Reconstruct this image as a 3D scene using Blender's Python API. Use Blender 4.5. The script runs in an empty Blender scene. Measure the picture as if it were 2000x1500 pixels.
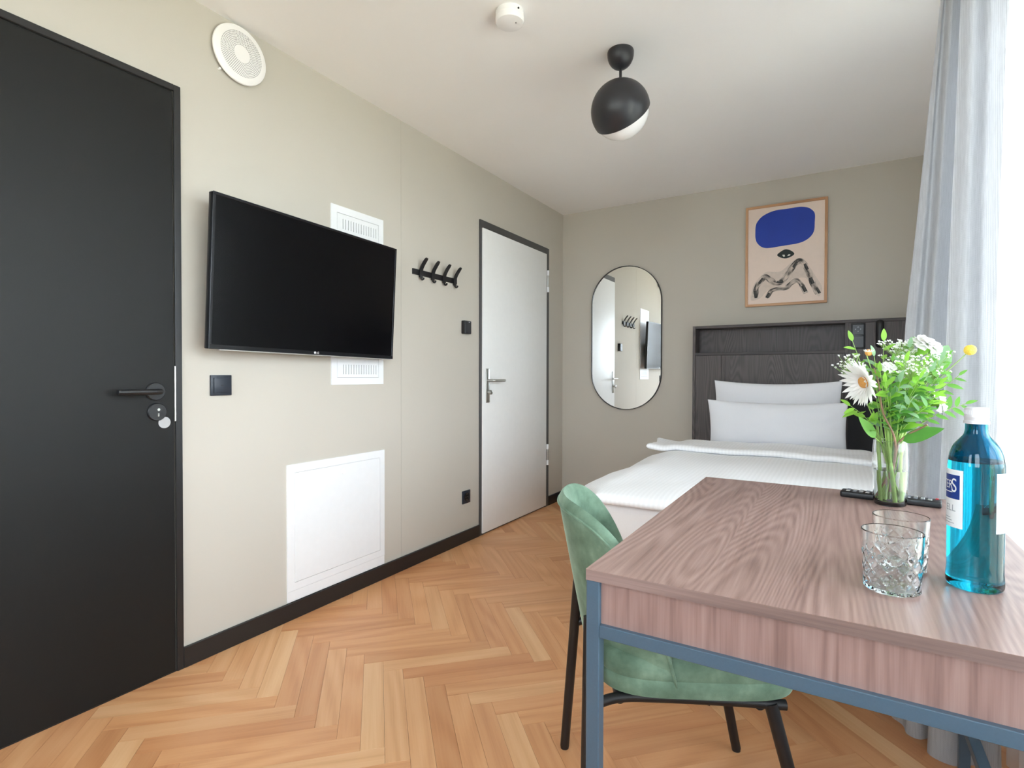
import bpy, bmesh, math, random
from mathutils import Vector, Matrix, noise
R = math.radians
random.seed(7)
scene = bpy.context.scene
COL = scene.collection

# ------------------------------------------------------------------ camera
cam_d = bpy.data.cameras.new('camera')
cam = bpy.data.objects.new('camera', cam_d)
COL.objects.link(cam)
cam_d.sensor_width = 36.0
cam_d.lens = 1058.24 * 36.0 / 2000.0
cam_d.shift_y = -0.0013
cam_d.clip_start = 0.02
CAM = Vector((2.0031, 0.0, 1.0505))
FW = Vector((-0.51590616, 0.85652948, -0.01407459))
RT = Vector((0.85659572, 0.51598321, 0.00226096))
UP = RT.cross(FW).normalized()
cam.matrix_world = Matrix(((RT.x, UP.x, -FW.x, CAM.x), (RT.y, UP.y, -FW.y, CAM.y), (RT.z, UP.z, -FW.z, CAM.z), (0, 0, 0, 1)))
scene.camera = cam

# ------------------------------------------------------------------ world, daylight, exposure
W = bpy.data.worlds.new('overcast_sky')
scene.world = W
W.use_nodes = True
bg = W.node_tree.nodes['Background']
bg.inputs['Color'].default_value = (0.80, 0.91, 1.0, 1)
bg.inputs['Strength'].default_value = 13.0
scene.view_settings.view_transform = 'Standard'
scene.view_settings.look = 'None'
scene.view_settings.gamma = 1.0
scene.view_settings.use_curve_mapping = False
scene.view_settings.exposure = 0.40
scene.cycles.max_bounces = 16
scene.cycles.diffuse_bounces = 7
scene.cycles.transmission_bounces = 14
scene.cycles.transparent_max_bounces = 16

# room: left wall x=0, window wall x=RX, back wall y=D, ceiling z=H
D, H, RX, Y0 = 4.1535, 2.40, 2.50, -1.40
WY0, WY1, WZ0, WZ1 = -0.45, 2.52, 0.50, 2.25  # right wall opening, drawn on past the curtain to brighten the left wall
FZ0, FZ1 = 1.05, 2.32        # sill and head of the added front windows
FW_ = ((0.05, 0.82), (1.50, 2.44))                   # two unseen windows added behind the camera to even out the light


def portal(name, loc, rot, sx, sy):
    pl = bpy.data.lights.new(name, 'AREA')
    pl.shape = 'RECTANGLE'
    pl.size = sx
    pl.size_y = sy
    pl.cycles.is_portal = True
    plo = bpy.data.objects.new(name, pl)
    COL.objects.link(plo)
    plo.location = loc
    plo.rotation_euler = rot


portal('window_daylight', (RX + 0.02, (WY0 + WY1) / 2, (WZ0 + WZ1) / 2), (0, R(90), 0), WZ1 - WZ0, WY1 - WY0)
for fx0, fx1 in FW_:
    portal('front_window_daylight', ((fx0 + fx1) / 2, Y0 - 0.02, (FZ0 + FZ1) / 2), (R(90), 0, 0), fx1 - fx0, FZ1 - FZ0)  # sky portal for each added window


# ------------------------------------------------------------------ helpers: colour and materials
def lin(c):
    out = []
    for v in c[:3]:
        v = v / 255.0
        out.append(v / 12.92 if v <= 0.04045 else ((v + 0.055) / 1.055) ** 2.4)
    return (out[0], out[1], out[2], 1.0)


class NT:
    def __init__(self, name):
        self.m = bpy.data.materials.new(name)
        self.m.use_nodes = True
        self.t = self.m.node_tree
        self.n = self.t.nodes
        self.b = self.n['Principled BSDF']
        self.out = self.n['Material Output']

    def node(self, typ, **kw):
        nd = self.n.new(typ)
        for k, v in kw.items():
            if k.startswith('i_'):
                key = k[2:]
                key = int(key) if key.isdigit() else key.replace('_', ' ')
                nd.inputs[key].default_value = v
            else:
                setattr(nd, k, v)
        return nd

    def link(self, a, b):
        self.t.links.new(a, b)

    def math(self, op, a, b=None, clamp=False):
        nd = self.n.new('ShaderNodeMath')
        nd.operation = op
        nd.use_clamp = clamp
        for i, v in enumerate((a, b)):
            if v is None:
                continue
            if isinstance(v, (int, float)):
                nd.inputs[i].default_value = v
            else:
                self.link(v, nd.inputs[i])
        return nd.outputs[0]

    def ramp(self, fac, stops):
        nd = self.n.new('ShaderNodeValToRGB')
        el = nd.color_ramp.elements
        while len(el) < len(stops):
            el.new(0.5)
        for e, (p, c) in zip(el, stops):
            e.position = p
            e.color = c
        self.link(fac, nd.inputs[0])
        return nd.outputs[0]

    def mix(self, fac, a, b, blend='MIX'):
        nd = self.n.new('ShaderNodeMix')
        nd.data_type = 'RGBA'
        nd.blend_type = blend
        for i, v in ((0, fac), (6, a), (7, b)):
            if isinstance(v, (int, float, tuple)):
                nd.inputs[i].default_value = v
            else:
                self.link(v, nd.inputs[i])
        return nd.outputs[2]

    def bump(self, h, strength=0.2, dist=0.002):
        nd = self.n.new('ShaderNodeBump')
        nd.inputs['Strength'].default_value = strength
        nd.inputs['Distance'].default_value = dist
        self.link(h, nd.inputs['Height'])
        self.link(nd.outputs[0], self.b.inputs['Normal'])


def plain(name, c, rough=0.5, metal=0.0, var=0.04, nscale=30.0, bump=0.05, spec=0.5, sheen=0.0, coat=0.0):
    k = NT(name)
    tc = k.node('ShaderNodeTexCoord')
    nz = k.node('ShaderNodeTexNoise', i_Scale=nscale, i_Detail=3.0)
    k.link(tc.outputs['Object'], nz.inputs['Vector'])
    L = lin(c)
    a = tuple(max(0, v * (1 - var)) for v in L[:3]) + (1,)
    b = tuple(min(1, v * (1 + var)) for v in L[:3]) + (1,)
    k.link(k.ramp(nz.outputs[0], [(0.3, a), (0.7, b)]), k.b.inputs['Base Color'])
    k.b.inputs['Roughness'].default_value = rough
    k.b.inputs['Metallic'].default_value = metal
    k.b.inputs['Specular IOR Level'].default_value = spec
    if sheen:
        k.b.inputs['Sheen Weight'].default_value = sheen
        k.b.inputs['Sheen Roughness'].default_value = 0.35
    if coat:
        k.b.inputs['Coat Weight'].default_value = coat
        k.b.inputs['Coat Roughness'].default_value = 0.1
    if bump:
        k.bump(nz.outputs[0], bump, 0.001)
    return k.m


def wood(name, dark, mid, light, grain='x', coord='Object', scale=1.0, rings=26.0, rough=0.45, contrast=1.0, rnd=False, tones=None, knots=1.0, coat=0.0, rw=0.3, boards=0.0):
    k = NT(name)
    tc = k.node('ShaderNodeTexCoord')
    src = tc.outputs[coord]
    st = 0.13
    sc = {'x': (st, 1, 1), 'y': (1, st, 1), 'z': (1, 1, st)}[grain]
    mp = k.node('ShaderNodeMapping')
    mp.inputs['Scale'].default_value = tuple(v * scale for v in sc)
    k.link(src, mp.inputs['Vector'])
    vec = mp.outputs[0]
    rv = None
    if rnd:
        oi = k.node('ShaderNodeObjectInfo')
        at = k.node('ShaderNodeAttribute', attribute_name='tone')
        rv = k.math('FRACT', k.math('ADD', oi.outputs['Random'], at.outputs['Fac']))
    n1 = k.node('ShaderNodeTexNoise', noise_dimensions='4D', i_Scale=5.0, i_Detail=1.0, i_Roughness=0.35)
    k.link(vec, n1.inputs['Vector'])
    n2 = k.node('ShaderNodeTexNoise', noise_dimensions='4D', i_Scale=160.0, i_Detail=3.0, i_Roughness=0.6)
    mp2 = k.node('ShaderNodeMapping')
    s2 = {'x': (0.03, 1, 1), 'y': (1, 0.03, 1), 'z': (1, 1, 0.03)}[grain]
    mp2.inputs['Scale'].default_value = tuple(v * scale for v in s2)
    k.link(src, mp2.inputs['Vector'])
    k.link(mp2.outputs[0], n2.inputs['Vector'])
    if boards:
        sx = k.node('ShaderNodeSeparateXYZ')
        k.link(src, sx.inputs[0])
        wv_ = k.math('MULTIPLY', k.math('FLOOR', k.math('DIVIDE', k.math('ADD', sx.outputs['Z' if grain == 'x' else 'X'], 7.03), boards)), 3.71)
        k.link(wv_, n1.inputs['W'])
    if rnd:
        w = k.math('MULTIPLY', rv, 57.0)
        k.link(w, n1.inputs['W'])
        k.link(w, n2.inputs['W'])
    ph = k.math('MULTIPLY', n1.outputs[0], rings * 6.283 * knots)
    sn = k.math('SINE', ph)
    ring = k.math('MULTIPLY_ADD', sn, 0.5)
    ring.node.inputs[2].default_value = 0.5
    n3 = k.node('ShaderNodeTexNoise', i_Scale=42.0, i_Detail=2.0, i_Roughness=0.55)
    k.link(mp2.outputs[0], n3.inputs['Vector'])
    rm = k.node('ShaderNodeTexNoise', i_Scale=9.0, i_Detail=1.0)
    k.link(vec, rm.inputs['Vector'])
    ring = k.math('ADD', k.math('MULTIPLY', k.math('SUBTRACT', ring, 0.5), k.math('MULTIPLY', rm.outputs[0], 1.8)), 0.5)
    fib = k.math('ADD', k.math('MULTIPLY', n2.outputs[0], 0.6), k.math('MULTIPLY', n3.outputs[0], 0.4))
    g = k.math('ADD', k.math('MULTIPLY', ring, rw * contrast), k.math('MULTIPLY', fib, 0.9 * contrast))
    g = k.math('ADD', g, 0.5 - (0.45 + rw * 0.5) * contrast)
    c = k.ramp(g, [(0.18, lin(dark)), (0.5, lin(mid)), (0.85, lin(light))])
    if tones:
        tc_ = k.ramp(rv, [(i / (len(tones) - 1), lin(t)) for i, t in enumerate(tones)])
        c = k.mix(1.0, c, tc_, 'MULTIPLY')
    k.link(c, k.b.inputs['Base Color'])
    k.b.inputs['Roughness'].default_value = rough
    if coat:
        k.b.inputs['Coat Weight'].default_value = coat
        k.b.inputs['Coat Roughness'].default_value = 0.15
    k.bump(g, 0.12, 0.0006)
    return k.m


def fabric(name, c, weave=900.0, rough=0.85, var=0.1, transl=0.0, stripes=0.0, sheen=0.2, axis='xz', bump=0.25):
    """woven cloth: fine two-way weave, slubs, optional satin stripes and light passing through"""
    k = NT(name)
    tc = k.node('ShaderNodeTexCoord')
    wv = []
    for d in ('X', 'Z') if axis == 'xz' else ('X', 'Y'):
        w = k.node('ShaderNodeTexWave', bands_direction=d, i_Scale=weave / 6.283 * 0.5, i_Distortion=1.2, i_Detail=1.0)
        w.inputs['Detail Scale'].default_value = 3.0
        k.link(tc.outputs['Object'], w.inputs['Vector'])
        wv.append(w.outputs['Fac'])
    mp = k.node('ShaderNodeMapping')
    mp.inputs['Scale'].default_value = (220, 220, 25) if axis == 'xz' else (220, 25, 25)
    k.link(tc.outputs['Object'], mp.inputs['Vector'])
    nz = k.node('ShaderNodeTexNoise', i_Scale=1.0, i_Detail=2.0)
    k.link(mp.outputs[0], nz.inputs['Vector'])
    h = k.math('ADD', k.math('MULTIPLY', wv[0], 0.25), k.math('MULTIPLY', wv[1], 0.25))
    h = k.math('ADD', h, k.math('MULTIPLY', nz.outputs[0], 0.5))
    L = lin(c)
    a = tuple(v * (1 - var) for v in L[:3]) + (1,)
    b = tuple(min(1, v * (1 + var)) for v in L[:3]) + (1,)
    colr = k.ramp(h, [(0.25, a), (0.75, b)])
    if stripes:
        sw = k.node('ShaderNodeTexWave', bands_direction='X', wave_profile='SIN', i_Scale=stripes / 6.283 * 2, i_Distortion=0.0)
        k.link(tc.outputs['Object'], sw.inputs['Vector'])
        sfac = k.math('GREATER_THAN', sw.outputs['Fac'], 0.5)
        colr = k.mix(k.math('MULTIPLY', sfac, 0.4), colr, tuple(v * 0.9 for v in L[:3]) + (1,))
        rr = k.math('MULTIPLY_ADD', sfac, -0.22)
        rr.node.inputs[2].default_value = rough
        k.link(rr, k.b.inputs['Roughness'])
    else:
        k.b.inputs['Roughness'].default_value = rough
    k.link(colr, k.b.inputs['Base Color'])
    k.b.inputs['Sheen Weight'].default_value = sheen
    k.b.inputs['Specular IOR Level'].default_value = 0.2
    k.bump(h, bump, 0.0006)
    if transl:
        tr = k.node('ShaderNodeBsdfTranslucent')
        k.link(colr, tr.inputs['Color'])
        ms = k.node('ShaderNodeMixShader')
        ms.inputs[0].default_value = transl
        k.link(k.b.outputs[0], ms.inputs[1])
        k.link(tr.outputs[0], ms.inputs[2])
        k.link(ms.outputs[0], k.out.inputs['Surface'])
    return k.m


def glass(name, c=(255, 255, 255), ior=1.5, rough=0.0):
    k = NT(name)
    k.b.inputs['Base Color'].default_value = lin(c)
    k.b.inputs['Transmission Weight'].default_value = 1.0
    k.b.inputs['Roughness'].default_value = rough
    k.b.inputs['IOR'].default_value = ior
    return k.m


def thin_glass(name, see=0.9):
    """thin pane: light passes straight through, a fresnel sheen on top"""
    k = NT(name)
    tr = k.node('ShaderNodeBsdfTransparent')
    gl = k.node('ShaderNodeBsdfGlossy', i_Roughness=0.02)
    fr = k.node('ShaderNodeFresnel', i_IOR=1.45)
    ms = k.node('ShaderNodeMixShader')
    k.link(fr.outputs[0], ms.inputs[0])
    tr.inputs[0].default_value = (see, see, see, 1)
    k.link(tr.outputs[0], ms.inputs[1])
    k.link(gl.outputs[0], ms.inputs[2])
    k.link(ms.outputs[0], k.out.inputs['Surface'])
    return k.m


M = {}
# walls: greige matt paint with a fine roller texture
def paint(name, c, bump=0.06):
    k = NT(name)
    tc = k.node('ShaderNodeTexCoord')
    nz = k.node('ShaderNodeTexNoise', i_Scale=420.0, i_Detail=2.0)
    n2 = k.node('ShaderNodeTexNoise', i_Scale=1.6, i_Detail=2.0)
    k.link(tc.outputs['Object'], nz.inputs['Vector'])
    k.link(tc.outputs['Object'], n2.inputs['Vector'])
    L = lin(c)
    k.link(k.ramp(n2.outputs[0], [(0.3, tuple(v * 0.985 for v in L[:3]) + (1,)), (0.7, tuple(v * 1.015 for v in L[:3]) + (1,))]), k.b.inputs['Base Color'])
    k.b.inputs['Roughness'].default_value = 0.75
    k.b.inputs['Specular IOR Level'].default_value = 0.3
    k.bump(nz.outputs[0], bump, 0.0008)
    return k.m


M['wall'] = paint('greige_wall_paint', (192, 186, 175))
M['ceiling'] = paint('white_ceiling_paint', (244, 242, 240))
M['white_wall'] = paint('white_wall_paint', (232, 231, 229))
M['black_paint'] = plain('black_satin_paint', (30, 30, 31), 0.38, var=0.05, nscale=250, bump=0.03)
M['black_door'] = plain('black_door_laminate', (20, 20, 19), 0.5, var=0.06, nscale=300, bump=0.04, spec=0.28)
M['grey_frame'] = plain('dark_grey_steel_paint', (70, 70, 70), 0.4)
M['white_door'] = plain('white_door_laminate', (236, 236, 234), 0.4, var=0.01)
M['white_enamel'] = plain('white_enamelled_steel', (232, 233, 234), 0.35, var=0.01)
M['white_plastic'] = plain('white_plastic', (240, 238, 236), 0.4, var=0.01)
M['dark_gap'] = plain('dark_gap', (60, 60, 60), 0.8)
M['black_plastic'] = plain('black_plastic', (22, 23, 26), 0.35, var=0.06)
M['anthracite'] = plain('anthracite_plastic', (38, 44, 54), 0.4, var=0.05)
M['black_metal'] = plain('black_powder_coat', (20, 20, 22), 0.42, var=0.08, nscale=400, bump=0.05)
M['lamp_black'] = plain('matt_black_lacquer', (38, 38, 42), 0.36, var=0.04, nscale=300)
M['steel'] = plain('brushed_steel', (190, 190, 186), 0.32, metal=1.0, var=0.05, nscale=200)
M['chrome'] = plain('bright_metal', (225, 225, 222), 0.15, metal=1.0, var=0.02)
M['sticker'] = plain('light_grey_disc', (172, 172, 172), 0.5)
M['tv_screen'] = plain('satin_black_screen', (4, 4, 6), 0.22, var=0.02, bump=0, spec=0.25)
M['tv_bezel'] = plain('glossy_black_bezel', (14, 15, 20), 0.25)
M['silver'] = plain('silver_trim', (200, 198, 196), 0.35, metal=0.6)
M['logo_white'] = plain('logo_white', (235, 235, 240), 0.4)
M['opal'] = plain('opal_glass', (240, 238, 236), 0.2, var=0.01, bump=0)
M['floor'] = wood('oak_parquet', (196, 142, 98), (222, 174, 130), (236, 196, 154), grain='x', coord='UV', scale=1.0, rings=12.0, rough=0.36, contrast=0.6, rnd=True, tones=[(226, 204, 186), (250, 236, 222), (240, 220, 202), (255, 255, 250), (232, 208, 190), (248, 234, 222)])
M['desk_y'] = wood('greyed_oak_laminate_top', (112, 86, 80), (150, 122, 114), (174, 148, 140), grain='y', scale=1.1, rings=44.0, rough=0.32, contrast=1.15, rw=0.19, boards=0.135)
M['desk_z'] = wood('greyed_oak_laminate_front', (104, 78, 72), (136, 108, 101), (156, 130, 122), grain='z', scale=1.1, rings=30.0, rough=0.42, contrast=1.2, rw=0.14, boards=0.11)  # darker copy of the top's wood, offsetting strong light on the front
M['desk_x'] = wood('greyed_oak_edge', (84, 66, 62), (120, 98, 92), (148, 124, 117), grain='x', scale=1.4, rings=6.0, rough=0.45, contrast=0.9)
M['dark_oak'] = wood('dark_stained_oak', (48, 42, 41), (78, 70, 68), (98, 89, 87), grain='z', scale=1.3, rings=40.0, rough=0.5, contrast=0.8)
M['dark_oak_x'] = wood('dark_stained_oak_edge', (40, 35, 34), (66, 58, 56), (86, 77, 74), grain='x', scale=1.3, rings=4.0, rough=0.5, contrast=0.75)
M['niche'] = plain('dark_niche_board', (30, 28, 30), 0.6)
M['oak_frame'] = wood('natural_oak_frame', (150, 104, 68), (190, 143, 102), (210, 168, 128), grain='z', scale=2.0, rings=3.0)
M['oak_frame_x'] = wood('natural_oak_frame_across', (150, 104, 68), (190, 143, 102), (210, 168, 128), grain='x', scale=2.0, rings=3.0)
M['desk_steel'] = plain('blue_grey_powder_coat', (66, 86, 102), 0.35, var=0.04, nscale=300, bump=0.04)
M['linen_curtain'] = fabric('grey_linen', (206, 206, 208), weave=1500, var=0.14, sheen=0.0)
M['bed_white'] = fabric('white_bed_linen', (250, 250, 252), weave=2500, var=0.015, stripes=52.0, axis='xy', sheen=0.1, bump=0.08)
M['pillow_white'] = fabric('white_pillow_linen', (232, 232, 236), weave=2500, var=0.015, axis='xz', sheen=0.1, bump=0.08)
M['mattress'] = fabric('white_sheet', (238, 236, 236), weave=2500, var=0.015, axis='xy', sheen=0.1, bump=0.08)
M['grey_base'] = fabric('grey_bed_base', (110, 108, 108), weave=1200, var=0.1, axis='xz')


def sheer_mat():
    k = NT('white_sheer_voile')
    tr = k.node('ShaderNodeBsdfTransparent')
    tl = k.node('ShaderNodeBsdfTranslucent')
    tl.inputs[0].default_value = (0.95, 0.96, 0.98, 1)
    df = k.node('ShaderNodeBsdfDiffuse')
    df.inputs[0].default_value = (0.92, 0.93, 0.95, 1)
    tc = k.node('ShaderNodeTexCoord')
    wv = k.node('ShaderNodeTexWave', bands_direction='Z', i_Scale=400.0)
    k.link(tc.outputs['Object'], wv.inputs['Vector'])
    m1 = k.node('ShaderNodeMixShader')
    m1.inputs[0].default_value = 0.4
    k.link(tl.outputs[0], m1.inputs[1])
    k.link(df.outputs[0], m1.inputs[2])
    m2 = k.node('ShaderNodeMixShader')
    f = k.math('MULTIPLY_ADD', wv.outputs['Fac'], 0.1)
    f.node.inputs[2].default_value = 0.36
    k.link(f, m2.inputs[0])
    k.link(tr.outputs[0], m2.inputs[1])
    k.link(m1.outputs[0], m2.inputs[2])
    k.link(m2.outputs[0], k.out.inputs['Surface'])
    return k.m


M['sheer'] = sheer_mat()
M['pane'] = thin_glass('window_pane', 0.96)


def velvet():
    k = NT('green_velvet')
    tc = k.node('ShaderNodeTexCoord')
    nz = k.node('ShaderNodeTexNoise', i_Scale=14.0, i_Detail=4.0, i_Roughness=0.6)
    k.link(tc.outputs['Object'], nz.inputs['Vector'])
    nf = k.node('ShaderNodeTexNoise', i_Scale=700.0, i_Detail=2.0)
    k.link(tc.outputs['Object'], nf.inputs['Vector'])
    c = k.ramp(nz.outputs[0], [(0.3, lin((82, 104, 86))), (0.55, lin((110, 134, 114))), (0.75, lin((138, 162, 140)))])
    k.link(c, k.b.inputs['Base Color'])
    k.b.inputs['Roughness'].default_value = 0.8
    k.b.inputs['Specular IOR Level'].default_value = 0.15
    k.b.inputs['Sheen Weight'].default_value = 0.75
    k.b.inputs['Sheen Roughness'].default_value = 0.3
    k.b.inputs['Sheen Tint'].default_value = lin((214, 238, 220))
    k.bump(nf.outputs[0], 0.25, 0.0012)
    return k.m


M['velvet'] = velvet()
k_ = NT('mirror_silver')
k_.b.inputs['Base Color'].default_value = (0.93, 0.94, 0.94, 1)
k_.b.inputs['Metallic'].default_value = 1.0
k_.b.inputs['Roughness'].default_value = 0.004
M['mirror'] = k_.m


# ------------------------------------------------------------------ helpers: meshes
OFF = {}


class MB:
    def __init__(self):
        self.bm = bmesh.new()

    def box(self, x0, x1, y0, y1, z0, z1, bev=0.0, seg=1, M_=None):
        r = bmesh.ops.create_cube(self.bm, size=1.0)
        vs = r['verts']
        for v in vs:
            v.co = Vector(((x0 + x1) / 2 + v.co.x * (x1 - x0), (y0 + y1) / 2 + v.co.y * (y1 - y0), (z0 + z1) / 2 + v.co.z * (z1 - z0)))
        if bev:
            es = list({e for v in vs for e in v.link_edges})
            rr = bmesh.ops.bevel(self.bm, geom=es, offset=bev, segments=seg, affect='EDGES', profile=0.5)
            vs = list({v for f in rr['faces'] for v in f.verts} | {v for v in vs if v.is_valid})
        if M_ is not None:
            bmesh.ops.transform(self.bm, matrix=M_, verts=[v for v in vs if v.is_valid])
        return self

    def grid(self, fn, nu, nv, cu=False, cv=False):
        """surface from fn(i, j); cu / cv close it around"""
        bm = self.bm
        vs = [[bm.verts.new(fn(i, j)) for j in range(nv)] for i in range(nu)]
        for i in range(nu if cu else nu - 1):
            for j in range(nv if cv else nv - 1):
                a, b, c, d = vs[i][j], vs[(i + 1) % nu][j], vs[(i + 1) % nu][(j + 1) % nv], vs[i][(j + 1) % nv]
                try:
                    bm.faces.new((a, b, c, d))
                except ValueError:
                    pass
        return vs

    def cap(self, ring):
        try:
            self.bm.faces.new(ring)
        except ValueError:
            pass

    def tube(self, pts, r, n=10, caps=True):
        pts = [Vector(p) for p in pts]
        rs = r if isinstance(r, (list, tuple)) else [r] * len(pts)
        t0 = (pts[1] - pts[0]).normalized()
        a = t0.orthogonal().normalized()
        rings = []
        for i, p in enumerate(pts):
            t = (pts[min(i + 1, len(pts) - 1)] - pts[max(i - 1, 0)]).normalized()
            a = (a - t * a.dot(t)).normalized()
            b = t.cross(a)
            rings.append([self.bm.verts.new(p + (a * math.cos(q * 2 * math.pi / n) + b * math.sin(q * 2 * math.pi / n)) * rs[i]) for q in range(n)])
        for i in range(len(rings) - 1):
            for q in range(n):
                self.bm.faces.new((rings[i][q], rings[i][(q + 1) % n], rings[i + 1][(q + 1) % n], rings[i + 1][q]))
        if caps:
            self.bm.faces.new(rings[0][::-1])
            self.bm.faces.new(rings[-1])
        return self

    def sqtube(self, p0, p1, w):
        """straight square section bar along an axis"""
        p0, p1 = Vector(p0), Vector(p1)
        lo = [min(p0[i], p1[i]) for i in range(3)]
        hi = [max(p0[i], p1[i]) for i in range(3)]
        ax = max(range(3), key=lambda i: hi[i] - lo[i])
        for i in range(3):
            if i != ax:
                lo[i] -= w / 2
                hi[i] += w / 2
        return self.box(lo[0], hi[0], lo[1], hi[1], lo[2], hi[2], 0.0015)

    def lathe(self, prof, n=48, Mx=None, rad=None):
        """prof: list of (r, z); r = 0 makes a pole"""
        Mx = Mx or Matrix.Identity(4)
        rows = []
        for (r, z) in prof:
            if r <= 1e-7:
                rows.append([self.bm.verts.new(Mx @ Vector((0, 0, z)))])
            else:
                row = []
                for q in range(n):
                    th = q * 2 * math.pi / n
                    rr = rad(r, z, th) if rad else r
                    row.append(self.bm.verts.new(Mx @ Vector((rr * math.cos(th), rr * math.sin(th), z))))
                rows.append(row)
        for a, b in zip(rows[:-1], rows[1:]):
            for q in range(n):
                q2 = (q + 1) % n
                if len(a) == 1 and len(b) == 1:
                    continue
                if len(a) == 1:
                    self.bm.faces.new((a[0], b[q2], b[q]))
                elif len(b) == 1:
                    self.bm.faces.new((a[q], a[q2], b[0]))
                else:
                    self.bm.faces.new((a[q], a[q2], b[q2], b[q]))
        return self

    def prism(self, pts, dirv):
        """flat outline (3D points) extruded along dirv"""
        d = Vector(dirv)
        a = [self.bm.verts.new(Vector(p)) for p in pts]
        b = [self.bm.verts.new(Vector(p) + d) for p in pts]
        self.bm.faces.new(a[::-1])
        self.bm.faces.new(b)
        n = len(pts)
        for i in range(n):
            self.bm.faces.new((a[i], a[(i + 1) % n], b[(i + 1) % n], b[i]))
        return self

    def build(self, name, mat, parent=None, origin=None, smooth=35, local=False, fixn=True):
        if fixn:
            bmesh.ops.recalc_face_normals(self.bm, faces=self.bm.faces[:])
        off = Vector((0, 0, 0)) if local else (OFF[parent.name_full] if parent is not None else Vector(origin or (0, 0, 0)))
        if not local:
            for v in self.bm.verts:
                v.co -= off
        me = bpy.data.meshes.new(name)
        self.bm.to_mesh(me)
        self.bm.free()
        if smooth:
            me.shade_smooth()
            me.set_sharp_from_angle(angle=R(smooth))
        if mat is not None:
            me.materials.append(M[mat] if isinstance(mat, str) else mat)
        o = bpy.data.objects.new(name, me)
        COL.objects.link(o)
        if parent is not None:
            o.parent = parent
            OFF[o.name_full] = off
        else:
            o.location = Vector(origin or (0, 0, 0))
            OFF[o.name_full] = off
        return o


def thing(name, label, cat, loc=(0, 0, 0), group=None, Mx=None):
    o = bpy.data.objects.new(name, None)
    o.empty_display_size = 0.05
    COL.objects.link(o)
    if Mx is not None:
        o.matrix_world = Mx
    else:
        o.location = loc
    OFF[o.name_full] = Vector(loc)
    return tag(o, label, cat, group)


def tag(o, label=None, cat=None, group=None, kind=None):
    if label:
        o['label'] = label
    if cat:
        o['category'] = cat
    if group:
        o['group'] = group
    if kind:
        o['kind'] = kind
    return o


def box_part(name, mat, parent, x0, x1, y0, y1, z0, z1, bev=0.002, seg=1):
    return MB().box(x0, x1, y0, y1, z0, z1, bev, seg).build(name, mat, parent)


def smoothstep(a, b, x):
    t = max(0.0, min(1.0, (x - a) / (b - a)))
    return t * t * (3 - 2 * t)


def catmull(pts, per=8):
    pts = [Vector(p) for p in pts]
    P = [pts[0] * 2 - pts[1]] + pts + [pts[-1] * 2 - pts[-2]]
    out = []
    for i in range(1, len(P) - 2):
        for s in range(per):
            t = s / per
            a, b, c, d = P[i - 1], P[i], P[i + 1], P[i + 2]
            out.append(0.5 * ((2 * b) + (c - a) * t + (2 * a - 5 * b + 4 * c - d) * t * t + (3 * b - a - 3 * c + d) * t ** 3))
    out.append(pts[-1])
    return out


# ================================================================== the setting
# ---- floor: oak herringbone, staves at 45 degrees
floor = MB().box(-0.1, RX + 0.1, Y0, D, -0.12, -0.013).build('floor', 'dark_gap', origin=(0, 0, 0), smooth=0)
tag(floor, 'warm oak herringbone parquet floor', 'floor', kind='structure')
PL, PW = 0.470, 0.0671
S2 = math.sqrt(2)
U_, V_ = Vector((1, 1)) / S2, Vector((-1, 1)) / S2


def clip(poly, x0, x1, y0, y1):
    for ax, lim, sg in ((0, x0, 1), (0, x1, -1), (1, y0, 1), (1, y1, -1)):
        out = []
        for i in range(len(poly)):
            a, b = poly[i], poly[(i + 1) % len(poly)]
            da, db = sg * (a[ax] - lim), sg * (b[ax] - lim)
            if da >= 0:
                out.append(a)
            if (da > 0 > db) or (da < 0 < db):
                t = da / (da - db)
                out.append(a + (b - a) * t)
        poly = out
        if len(poly) < 3:
            return []
    return poly


def proj(p):
    d = Vector(p) - CAM
    z = d.dot(FW)
    if z < 0.05:
        return None
    return (1000 + 1058.24 * d.dot(RT) / z, 747.35 - 1058.24 * d.dot(UP) / z, z)


staves = []
for per in range(-9, 9):
    for kk in range(-60, 70):
        for typ in (0, 1):
            if typ == 0:
                u0, u1, v0, v1 = kk * PW, kk * PW + PL, -kk * PW, -kk * PW + PW
            else:
                u0, u1, v0, v1 = (kk - 1) * PW, kk * PW, -kk * PW + PW - PL, -kk * PW + PW
            su, sv = per * (-PW - PL), per * (PW - PL)
            u0 += su; u1 += su; v0 += sv; v1 += sv
            org = Vector((0.3466, 1.398))
            g = 0.00025
            cs = [(u0 + g, v0 + g), (u1 - g, v0 + g), (u1 - g, v1 - g), (u0 + g, v1 - g)]
            poly = [org + U_ * a + V_ * b for a, b in cs]
            full = clip(poly, 0.002, RX - 0.002, Y0 + 0.002, D - 0.002)
            if not full:
                continue
            area = 0.5 * abs(sum(full[i].x * full[(i + 1) % len(full)].y - full[(i + 1) % len(full)].x * full[i].y for i in range(len(full))))
            if area < 2e-5:
                continue
            c = org + U_ * (u0 + u1) / 2 + V_ * (v0 + v1) / 2
            whole = len(full) == 4 and area > PL * PW * 0.97
            # size in the photograph
            pr = [proj((p.x, p.y, 0)) for p in full]
            show = 0.0
            cen = sum(full, Vector((0, 0))) / len(full)
            pc = proj((cen.x, cen.y, 0))
            if pc and -150 < pc[0] < 2150 and pc[1] < 1650 and not (1.2 < cen.x < 2.1 and cen.y > 2.5) and all(pr):
                show = 0.5 * abs(sum(pr[i][0] * pr[(i + 1) % len(pr)][1] - pr[(i + 1) % len(pr)][0] * pr[i][1] for i in range(len(pr))))
            staves.append((show, c, typ, full, whole))
staves.sort(key=lambda s: -s[0])


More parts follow.
